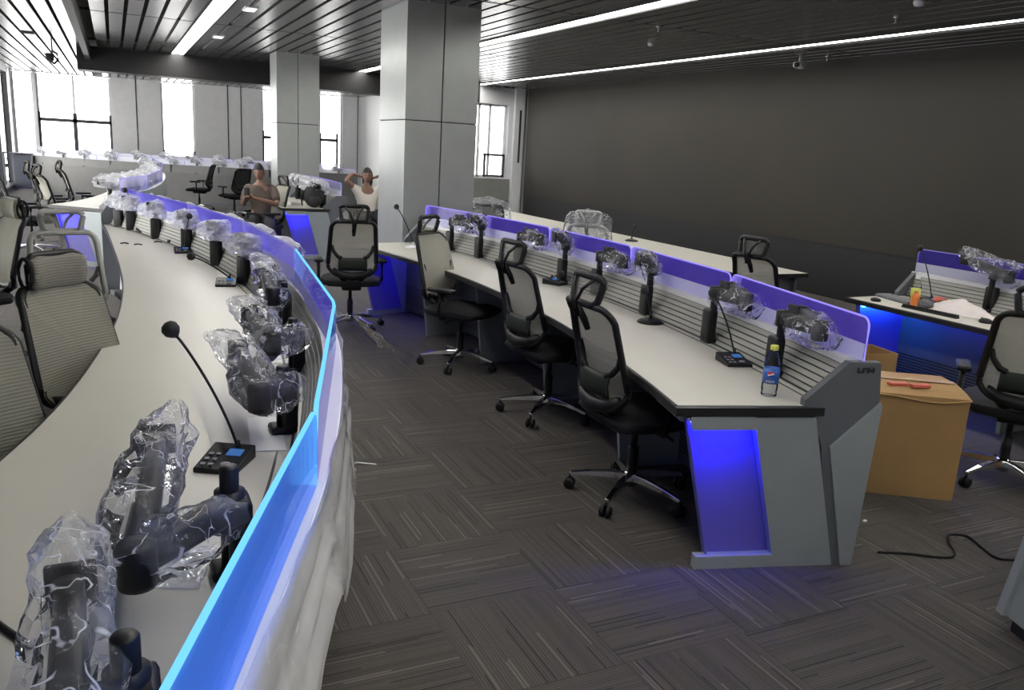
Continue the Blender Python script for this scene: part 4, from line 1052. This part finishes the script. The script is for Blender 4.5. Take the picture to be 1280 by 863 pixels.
def bottle(label, x, y, z, h=.21, r=.030, cap='black', body='pet', lab=None, deg=0, liq=None, emblem=False):
    t = thing('drink_bottle', label, 'bottle', (x, y, z), math.radians(deg))
    pr = [(r*.75, 0), (r*.95, .004), (r, .012), (r*.92, h*.08), (r, h*.14), (r, h*.24), (r*.97, h*.26), (r*.97, h*.56), (r, h*.58), (r, h*.62), (r*.92, h*.70), (r*.72, h*.79), (r*.44, h*.87), (r*.40, h*.92)]
    MB().lathe(pr, n=24).build('body', body, t)
    c = MB().lathe([(r*.48, h*.91), (r*.5, h*.915), (r*.5, h*.985), (r*.45, h)], n=18).build('cap', cap, t)
    if liq: MB().lathe([(r*.7, .003), (r*.9, .01), (r*.93, h*.5), (r*.1, h*.5)], n=20).build('drink', liq, t)
    if lab:
        l = MB().lathe([(r*.985, h*.27), (r*1.0, h*.27), (r*1.0, h*.555), (r*.985, h*.555)], n=28).build('wrap_label', lab, t)
        if emblem:
            # round globe emblem curved on the label: red top, white wave, navy bottom
            def patch(f, mat, nm, rr):
                G = []
                for i in range(13):
                    a = -1+2*i/12; lim = math.sqrt(max(0, 1-a*a)); z0, z1 = f(a, lim); row = []
                    for j in range(5):
                        zz = z0+(z1-z0)*j/4; an = -PI/2+a*.42
                        row.append((math.cos(an)*rr, math.sin(an)*rr, h*.455+zz*.0125))
                    G.append(row)
                MB().grid(G).build(nm, mat, l)
            patch(lambda a, l_: (-l_, l_), 'labelw', 'emblem_disc', r*1.012)
            patch(lambda a, l_: (min(l_, max(-l_, .22+.28*math.sin(a*2.2))), l_), 'labelr', 'emblem_red', r*1.02)
            patch(lambda a, l_: (-l_, max(-l_, min(l_, -.3+.22*math.sin(a*2.2)))), 'labelbl', 'emblem_navy', r*1.02)
            cu = bpy.data.curves.new('txt', 'FONT'); cu.body = 'pepsi'; cu.size = .017; cu.align_x = 'CENTER'; cu.extrude = .0
            to = bpy.data.objects.new('tmp', cu); COL.objects.link(to); dg = bpy.context.evaluated_depsgraph_get()
            me = bpy.data.meshes.new_from_object(to.evaluated_get(dg)); bpy.data.objects.remove(to)
            for v in me.vertices:
                an = -PI/2+v.co.x/r; zz = v.co.y; v.co = (math.cos(an)*r*1.02, math.sin(an)*r*1.02, h*.30+zz)
            ob = bpy.data.objects.new('brand_lettering', me); COL.objects.link(ob); ob.parent = l; me.materials.append(MT['labelw'])
    return t
bottle('clear cola bottle with blue label and yellow cap at the right desk end', 2.40, 2.47, TH, .215, .033, 'yellow', 'pet', 'label_b', -45, None, True)
bottle('clear bottle with black cap standing by the glowing screen of the curved desk', .76, 4.55, TH, .26, .032, 'black', 'pet')
bottle('second black-capped bottle nearer along the glowing screen', .72, 4.05, TH, .24, .032, 'black', 'pet')
bottle('yellowish drink bottle at the left end of the cluttered right desk', 5.28, 4.10, TH, .20, .034, 'white', 'pet', 'yellow', 0, 'liquid')
bottle('pale yellow bottle at the right edge of the cluttered desk', 5.36, 3.10, TH, .20, .032, 'white', 'pet', 'yellow', 0, 'liquid')
bottle('orange soft drink pouch bottle lying among the snacks', 5.16, 4.0, TH, .11, .030, 'red', 'orange')
# crumpled white carrier bag
G = []
for i in range(19):
    row = []
    for j in range(19):
        u, v = -1+2*i/18, -1+2*j/18; rr = math.sqrt(u*u+v*v)
        hgt = max(0, 1-rr**1.6)*.085*(1+.7*noise.noise(V((u*3, v*3, 1))))+.004+abs(noise.noise(V((u*6, v*6, 3))))*.02*max(0, 1.1-rr)
        row.append((5.28+u*.11+.02*noise.noise(V((u*2, v*2, 9))), 3.72+v*.26, TH+hgt))
    G.append(row)
o = MB().grid(G).build('carrier_bag', pbr('white_bag', (.72, .66, .64), .5, var=.05)); tag(o, 'crumpled white carrier bag in the middle of the cluttered right desk', 'bag')
# keyboard, black studded strip, mouse, pink box, phones
t = thing('keyboard', 'grey keyboard at the far left of the cluttered right desk', 'keyboard', (5.25, 4.22, TH), 1.35)
MB().rbox((0, 0, .009), (.36, .13, .018), .006).build('case', 'deskd', t)
k = MB()
for i in range(14):
    for j in range(5): k.box((-.16+i*.0245, -.046+j*.023, .021), (.019, .018, .006))
k.build('keys', 'key', t, kind='stuff')
t = thing('cable_comb', 'long black studded strip lying at the front of the cluttered desk', 'strip', (5.04, 3.78, TH), 1.62)
MB().box((0, 0, .006), (.42, .035, .012)).build('strip', 'blackm', t)
k = MB()
for i in range(20): k.box((-.2+i*.021, 0, .018), (.012, .034, .014))
k.build('studs', 'black', t)
t = thing('computer_mouse', 'black mouse near the pink box on the cluttered desk', 'mouse', (5.12, 3.42, TH), .4)
MB().ball((0, 0, .012), .04, 14, (.7, 1.1, .55)).build('shell', 'black', t); MB().cyl((0, .02, .032), (0, .03, .033), .005, 8).build('scroll_wheel', 'key', t)
t = thing('computer_mouse', 'small black puck at the left tip of the cluttered desk', 'mouse', (5.02, 4.22, TH), .4)
MB().ball((0, 0, .010), .035, 14, (.8, 1.1, .5)).build('shell', 'black', t)
t = thing('snack_box', 'small pink and white box at the right of the cluttered desk', 'box', (5.10, 3.26, TH), .2)
MB().box((0, 0, .022), (.07, .10, .044)).build('carton', 'pink', t, bevel=.003); MB().box((-.036, 0, .024), (.002, .06, .022)).build('label_patch', 'paper', t)
for i, (x, y, mt, lb) in enumerate(((5.40, 3.92, 'brown', 'brown snack packet against the slats of the cluttered desk'), (5.46, 4.02, 'red', 'red snack packet leaning by the microphone'), (5.20, 3.95, 'deskd', 'grey crumpled bowl-like packet left of the white bag'), (5.3, 3.38, 'paper', 'crumpled tissue between mouse and slats'), (5.38, 3.28, 'pink', 'wrinkled pale wrapper behind the pink box'))):
    m = MB(); P = []
    for a in range(13):
        row = []
        for b in range(13):
            th, ph = PI*a/12, 2*PI*b/12
            r_ = .05*(1+.3*noise.noise(V((math.sin(th)*math.cos(ph)*2+i, math.sin(th)*math.sin(ph)*2, math.cos(th)*2))))
            row.append((x+math.sin(th)*math.cos(ph)*r_, y+math.sin(th)*math.sin(ph)*r_*1.3, TH+.026+math.cos(th)*r_*.6))
        P.append(row)
    o = m.grid(P).build('snack_packet', mt); tag(o, lb, 'packet')

# ------------------------------------------------------------------ cardboard boxes, cable, floor bits
def carton(label, x, y, w, d, h, rz, flaps=True):
    t = thing('cardboard_box', label, 'box', (x, y, 0), rz)
    m = MB(); th = .006
    m.box((0, 0, .004), (w, d, .008)); m.box((0, -d/2, h/2), (w, th, h)); m.box((0, d/2, h/2), (w, th, h)); m.box((-w/2, 0, h/2), (th, d, h)); m.box((w/2, 0, h/2), (th, d, h))
    m.build('carton_body', 'card', t, bevel=.003)
    if flaps:
        # two flaps closed over the top, one buckled and overhanging the front
        P = []
        for i in range(9):
            row = []
            for j in range(7):
                u, v = i/8, j/6
                row.append((-w/2-.006+(w+.012)*u, -d/2-.012+(d*.56)*v, h+.006+.012*math.sin(u*7)*(1-v)*.5+.018*v-.03*(1-v)**3*(.4+.6*math.sin(u*3)) ))
            P.append(row)
        MB().grid(P, False).build('flap', 'card', t, solid=.005)
        P = []
        for i in range(9):
            row = []
            for j in range(5):
                u, v = i/8, j/4
                row.append((-w/2-.004+(w+.008)*u, -.02*d+(d*.53)*v, h+.012+.012*(1-v)))
            P.append(row)
        MB().grid(P, False).build('flap', 'card', t, solid=.005)
        MB().box((0, .03*d, h+.028), (w*.98, .05, .002)).build('tape', 'tape', t)
        for sx in (-.12, .0): MB().box((sx*w*2+.02, -.22*d, h+.022), (.10, .035, .014), rz=.3).build('red_sticker', 'red', t)
    return t
ang = math.atan2(2.51-2.76, 3.78-3.40)
carton('big brown cardboard box with taped top standing right of the lit desk end', 3.73, 2.84, .455, .42, .545, ang)
carton('smaller cardboard box half hidden behind the big brown box', 4.30, 3.62, .26, .26, .52, -.2, False)
pts = [(2.94, 2.25), (3.05, 2.20), (3.19, 2.11), (3.27, 2.12), (3.34, 2.20), (3.42, 2.26), (3.49, 2.22), (3.45, 2.12), (3.42, 2.03), (3.50, 1.98), (3.9, 1.8)]
pts = lerp_poly(pts, 60)
o = MB().tube([(x, y, .006) for x, y in pts], .0055, 8).build('power_cable', 'black'); tag(o, 'black cable snaking over the carpet at the lower right', 'cable')
m = MB(); m.tube([(1.005, 3.90, .004), (1.06, 3.93, .006), (1.15, 3.88, .004)], .004, 6); m.tube([(1.03, 3.92, .005), (1.03, 3.83, .004)], .004, 6)
o = m.build('plastic_scrap', 'paper'); tag(o, 'white forked scrap of plastic on the carpet near the curved desk', 'scrap')
o = MB().rbox((3.14, 2.5, .008), (.02, .014, .012), .003).build('plastic_scrap', 'paper'); tag(o, 'tiny white crumb on the carpet below the big box', 'scrap')
# small dark logo plate on the end of the right desk
A = V((fR[0][0], fR[0][1], 0)); u_ = V((oR[0][0], oR[0][1], 0)); n_ = V((u_.y, -u_.x, 0)); kk = .66/.66
lg = MB()
for (a, b, c_, d_) in ((.735, .742, .842, .864), (.742, .752, .842, .849), (.757, .764, .842, .864), (.764, .774, .857, .864), (.779, .786, .842, .864), (.786, .80, .846, .858), (.803, .81, .842, .864)):
    lg.prism([(a, c_), (b, c_), (b, d_), (a, d_)], lambda p: A+u_*p[0]+V((0, 0, p[1]))+n_*.0185, lambda p: A+u_*p[0]+V((0, 0, p[1]))+n_*.021)
lg.build('maker_logo', 'edge', deskR)
# socket strip under the right desk front corner
st = MB().prism([(.01, .655), (.05, .655), (.075, .625), (.03, .625)], lambda p: A+u_*p[0]+V((0, 0, p[1]))-n_*.02, lambda p: A+u_*p[0]+V((0, 0, p[1]))-n_*.30).build('socket_strip', 'desk', deskR)

# backpack on the short desk
t = thing('backpack', 'round black backpack standing on the short desk by the seated man', 'backpack', (2.50, 11.72, TH), 0)
MB().ball((0, 0, .15), .14, 18, (1.0, .7, 1.08)).build('bag_body', 'blackm', t); MB().ball((0, -.07, .10), .09, 14, (1, .6, .9)).build('front_pocket', 'blackm', t)
MB().tube([(-.03, 0, .29), (-.02, 0, .33), (.02, 0, .33), (.03, 0, .29)], .008, 8).build('handle', 'black', t)
for s_ in (-1, 1): MB().tube([(s_*.06, .08, .28), (s_*.16, .1, .16), (s_*.15, .06, .02)], .012, 8).build('strap', 'black', t)
t = thing('tissue_pack', 'small red and white packet on the short desk by the man', 'packet', (2.30, 12.1, TH), .3)
MB().box((0, 0, .02), (.14, .09, .04)).build('wrapper', 'paper', t, bevel=.01); MB().box((0, 0, .041), (.09, .06, .004)).build('print_patch', 'red', t)

# ------------------------------------------------------------------ people
def skinned(name, chains, mat, parent, root=0, sub_=2):
    verts, edges, rad, idx = [], [], [], {}
    def vid(p, r):
        k = tuple(round(c, 4) for c in p)
        if k not in idx: idx[k] = len(verts); verts.append(k); rad.append(r)
        return idx[k]
    for c in chains:
        pr = None
        for p, r in c:
            i = vid(p, r)
            if pr is not None and pr != i: edges.append((pr, i))
            pr = i
    me = bpy.data.meshes.new(name); me.from_pydata(verts, edges, [])
    o = bpy.data.objects.new(name, me); COL.objects.link(o); md = o.modifiers.new('skin', 'SKIN'); md.use_smooth_shade = True
    sv = me.skin_vertices[0].data
    for i, r in enumerate(rad):
        rr = r if hasattr(r, '__len__') else (r, r); sv[i].radius = rr; sv[i].use_root = (i == root)
    s_ = o.modifiers.new('sub', 'SUBSURF'); s_.levels = sub_; s_.render_levels = sub_
    me.materials.append(MT[mat] if isinstance(mat, str) else mat); o.parent = parent
    return o
def hand(w, d, s=1.0, side=1, up=(0, 0, 1), curl=.6):
    """palm and five finger chains from wrist w in direction d"""
    d = V(d).normalized(); u = V(up); sd = d.cross(u).normalized()*side; u = sd.cross(d)*side
    w = V(w); palm = w+d*.055*s; ch = [[(tuple(w), .022*s), (tuple(palm), (.030*s, .020*s))]]
    for k, (off, ln) in enumerate(((-.027, .070), (-.009, .078), (.009, .074), (.026, .060))):
        k0 = palm+d*.030*s+sd*off*s; k1 = k0+d*ln*.5*s-u*.012*curl*s; k2 = k1+d*ln*.3*s-u*.028*curl*s; k3 = k2+d*.1*ln*s-u*.02*curl*s
        ch.append([(tuple(palm), (.030*s, .020*s)), (tuple(k0), .010*s), (tuple(k1), .0088*s), (tuple(k2), .008*s), (tuple(k3), .0065*s)])
    t0 = w+d*.03*s-sd*.028*s; t1 = t0+(d*.6-sd*.8)*.03*s; t2 = t1+(d*.9-sd*.2)*.028*s
    ch.append([(tuple(w), .022*s), (tuple(t0), .012*s), (tuple(t1), .010*s), (tuple(t2), .008*s)])
    return ch
def head_mesh(parent, c, fwd, mat, hair_mat, long_hair=False):
    """head with brow, nose, mouth, chin, ears; one mesh"""
    f = V((fwd[0], fwd[1], fwd[2] if len(fwd) > 2 else 0)).normalized(); sd = V((0, 0, 1)).cross(f).normalized(); up = f.cross(sd)
    M = Matrix((sd, f, up)).transposed(); c = V(c)
    G = []
    for i in range(25):
        th = PI*i/24; row = []
        for j in range(33):
            ph = 2*PI*j/32; x = math.sin(th)*math.cos(ph); y = math.sin(th)*math.sin(ph); z = math.cos(th)
            X, Y, Z = x*.074, y*.092, z*.115
            if z < 0: X *= 1-.30*z*z; Y *= 1-.12*z*z
            if y > .3:
                Y += .020*math.exp(-((X/.012)**2))*math.exp(-(((Z+.012)/.020)**2))      # nose
                Y -= .010*(math.exp(-(((abs(X)-.030)/.014)**2)))*math.exp(-(((Z-.014)/.012)**2))  # eye sockets
                Y += .006*math.exp(-((Z-.034)/.010)**2)                                   # brow
                Y += .006*math.exp(-((X/.024)**2))*math.exp(-(((Z+.056)/.008)**2))       # lips
                Y += .007*math.exp(-((X/.022)**2))*math.exp(-(((Z+.092)/.014)**2))       # chin
            row.append(c+M @ V((X, Y, Z)))
        G.append(row)
    m = MB(); m.grid(G)
    for s_ in (-1, 1): m.ball(tuple(c+M @ V((s_*.076, -.005, -.005))), .03, 10, (.3, .6, 1.0), M)
    h = m.build('head', mat, parent)
    for s_ in (-1, 1): MB().ball(tuple(c+M @ V((s_*.030, .079, .014))), .010, 8, (1.2, .6, .7), M).build('eye', 'shoe', h)
    MB().tube([c+M @ V((-.022, .089, -.058)), c+M @ V((0, .095, -.060)), c+M @ V((.022, .089, -.058))], .0035, 6).build('mouth', 'brown', h)
    G = []
    for i in range(15):
        th = PI*.56*i/14; row = []
        for j in range(33):
            ph = 2*PI*j/32; x = math.sin(th)*math.cos(ph); y = math.sin(th)*math.sin(ph); z = math.cos(th)
            lim = 1.0
            if y > .25 and z < .45: z = .45+.1*(z-.45); y = min(y, .86)
            row.append(c+M @ V((x*.081, y*.098-.004, z*.124-(0 if y > 0 else .035*(i/14)))))
        G.append(row)
    m = MB(); m.grid(G)
    if long_hair: m.ball(tuple(c+M @ V((0, -.085, -.09))), .085, 14, (.95, .55, 1.5), M)
    m.build('hair', hair_mat, parent)
    return h
# seated man, facing left towards the camera side, holding a phone
pm = thing('person', 'man in brown-grey shirt sitting and looking at a phone', 'person', (1.78, 11.70, 0), 0)
pm.scale = (.90, .95, 1.0)
pel = (0, 0, .52)
hL, hR = V((-.26, -.30, .86)), V((-.20, -.36, .84))
body = [[(pel, (.14, .11)), ((0, .03, .70), (.13, .10)), ((0, .04, .88), (.16, .11)), ((0, .03, 1.0), (.09, .08)), ((-.005, .01, 1.06), .048), ((-.01, -.0, 1.10), .05)],
        [((0, .04, .88), (.16, .11)), ((-.19, .06, .93), .055), ((-.27, -.04, .72), .043), ((-.27, -.24, .82), .032), (tuple(hL), .022)],
        [((0, .04, .88), (.16, .11)), ((.19, .0, .93), .055), ((.20, -.20, .74), .043), ((-.02, -.34, .80), .032), (tuple(hR), .022)],
        [(pel, (.14, .11)), ((-.09, -.05, .50), .088), ((-.22, -.42, .50), .068), ((-.20, -.46, .26), .050), ((-.19, -.44, .08), .035), ((-.22, -.52, .04), .032), ((-.25, -.60, .03), .025)],
        [(pel, (.14, .11)), ((.09, -.03, .50), .088), ((.04, -.46, .50), .068), ((.05, -.50, .26), .050), ((.06, -.48, .08), .035), ((.04, -.56, .04), .032), ((.02, -.64, .03), .025)]]
skinned('body', body+hand(hL, (.3, -.8, .25), .95, 1)+hand(hR, (-.5, -.7, .25), .95, -1), 'skin', pm)
head_mesh(pm, (-.03, -.04, 1.165), (-.45, -1, -.35), 'skin', 'hair')
skinned('shirt', [[((0, .0, .50), (.158, .128)), ((0, .03, .70), (.152, .12)), ((0, .04, .88), (.178, .128)), ((0, .03, .985), (.105, .09))],
                  [((0, .04, .88), (.178, .128)), ((-.19, .06, .93), .073), ((-.245, -.01, .80), .064), ((-.262, -.04, .76), .060)],
                  [((0, .04, .88), (.178, .128)), ((.19, .0, .93), .073), ((.20, -.13, .82), .064), ((.20, -.17, .78), .060)]], 'shirt', pm)
skinned('trousers', [[(pel, (.155, .125)), ((-.09, -.05, .50), .102), ((-.22, -.42, .50), .080), ((-.20, -.46, .26), .062), ((-.19, -.445, .12), .052)],
                     [(pel, (.155, .125)), ((.09, -.03, .50), .102), ((.04, -.46, .50), .080), ((.05, -.50, .26), .062), ((.06, -.485, .12), .052)]], 'pants', pm)
for s_, p in ((-1, (-.22, -.52, .04)), (1, (.04, -.56, .04))): MB().ball(p, .06, 12, (.8, 1.9, .65)).build('shoe', 'shoe', pm)
o = MB().rbox((1.78-.24, 11.70-.40, .90), (.075, .012, .15), .004, Matrix.Rotation(-.5, 3, 'X')).build('phone', 'black'); tag(o, 'black phone held up in the seated man\'s hands', 'phone')
# woman with raised arms behind the column edge
pw = thing('person', 'woman in cream top leaning back with raised arms by the column', 'person', (3.48, 12.50, 0), 0)
h1, h2 = V((-.10, .10, 1.12)), V((.13, .10, 1.10))
body = [[(pel, (.14, .11)), ((0, .03, .70), (.11, .09)), ((0, .05, .86), (.14, .10)), ((0, .04, .96), (.08, .07)), ((0, .03, 1.02), .042), ((0, .02, 1.06), .045)],
        [((0, .05, .86), (.14, .10)), ((-.16, .05, .92), .05), ((-.33, .02, 1.06), .038), ((-.20, .10, 1.16), .028), (tuple(h1), .020)],
        [((0, .05, .86), (.14, .10)), ((.16, .05, .92), .05), ((.32, .04, 1.06), .038), ((.22, .10, 1.14), .028), (tuple(h2), .020)],
        [(pel, (.14, .11)), ((-.09, -.05, .50), .082), ((-.12, -.44, .50), .062), ((-.12, -.46, .26), .046), ((-.12, -.44, .08), .032), ((-.12, -.55, .03), .026)],
        [(pel, (.14, .11)), ((.09, -.05, .50), .082), ((.12, -.44, .50), .062), ((.12, -.46, .26), .046), ((.12, -.44, .08), .032), ((.12, -.55, .03), .026)]]
skinned('body', body+hand(h1, (.7, .2, -.1), .85, 1)+hand(h2, (-.7, .2, -.1), .85, -1), 'skin', pw)
head_mesh(pw, (0, -.0, 1.14), (-.3, -1, -.1), 'skin', 'hair', True)
skinned('blouse', [[((0, .0, .50), (.155, .12)), ((0, .03, .70), (.135, .11)), ((0, .05, .86), (.158, .118)), ((0, .04, .95), (.09, .08))],
                   [((0, .05, .86), (.158, .118)), ((-.16, .05, .92), .064), ((-.24, .04, .99), .056)], [((0, .05, .86), (.158, .118)), ((.16, .05, .92), .064), ((.24, .04, .99), .056)]], 'blouse', pw)
skinned('trousers', [[(pel, (.152, .122)), ((-.09, -.05, .50), .096), ((-.12, -.44, .50), .074), ((-.12, -.46, .26), .058), ((-.12, -.445, .12), .048)],
                     [(pel, (.152, .122)), ((.09, -.05, .50), .096), ((.12, -.44, .50), .074), ((.12, -.46, .26), .058), ((.12, -.445, .12), .048)]], 'pants', pw)
for s_ in (-1, 1): MB().ball((s_*.12, -.53, .035), .052, 12, (.8, 1.9, .6)).build('shoe', 'shoe', pw)

# ------------------------------------------------------------------ world and portals
wd = bpy.data.worlds.new('world'); sc.world = wd; wd.use_nodes = True; nt = wd.node_tree; nt.nodes.clear()
bg = nt.nodes.new('ShaderNodeBackground'); bg.inputs[0].default_value = (1, .99, .97, 1); bg.inputs[1].default_value = 6.5
wo = nt.nodes.new('ShaderNodeOutputWorld'); nt.links.new(bg.outputs[0], wo.inputs[0])
def portal(loc, rot, sx, sy):
    l = bpy.data.lights.new('window_portal', 'AREA'); l.shape = 'RECTANGLE'; l.size = sx; l.size_y = sy; l.cycles.is_portal = True
    o = bpy.data.objects.new('window_portal', l); COL.objects.link(o); o.location = loc; o.rotation_euler = rot
portal((XL-.12, 16.3, 1.5), (0, -PI/2, 0), 2.9, 18.4)
for a, b, z0, z1 in OPS+[(5.72, 6.42, .45, 2.96), (-2.36, -1.86, .1, 2.96)]: portal(((a+b)/2, YF+.3, (z0+z1)/2), (-PI/2, 0, 0), b-a, z1-z0)
portal((7.58, YS+.3, 1.82), (-PI/2, 0, 0), .88, 1.6)

sc.view_settings.view_transform = 'Standard'; sc.view_settings.look = 'None'; sc.view_settings.exposure = 0.0; sc.view_settings.gamma = 1.0
sc.view_settings.use_curve_mapping = False
sc.cycles.transparent_max_bounces = 24; sc.cycles.max_bounces = 6; sc.cycles.sample_clamp_indirect = 6
sc.cycles.use_denoising = True
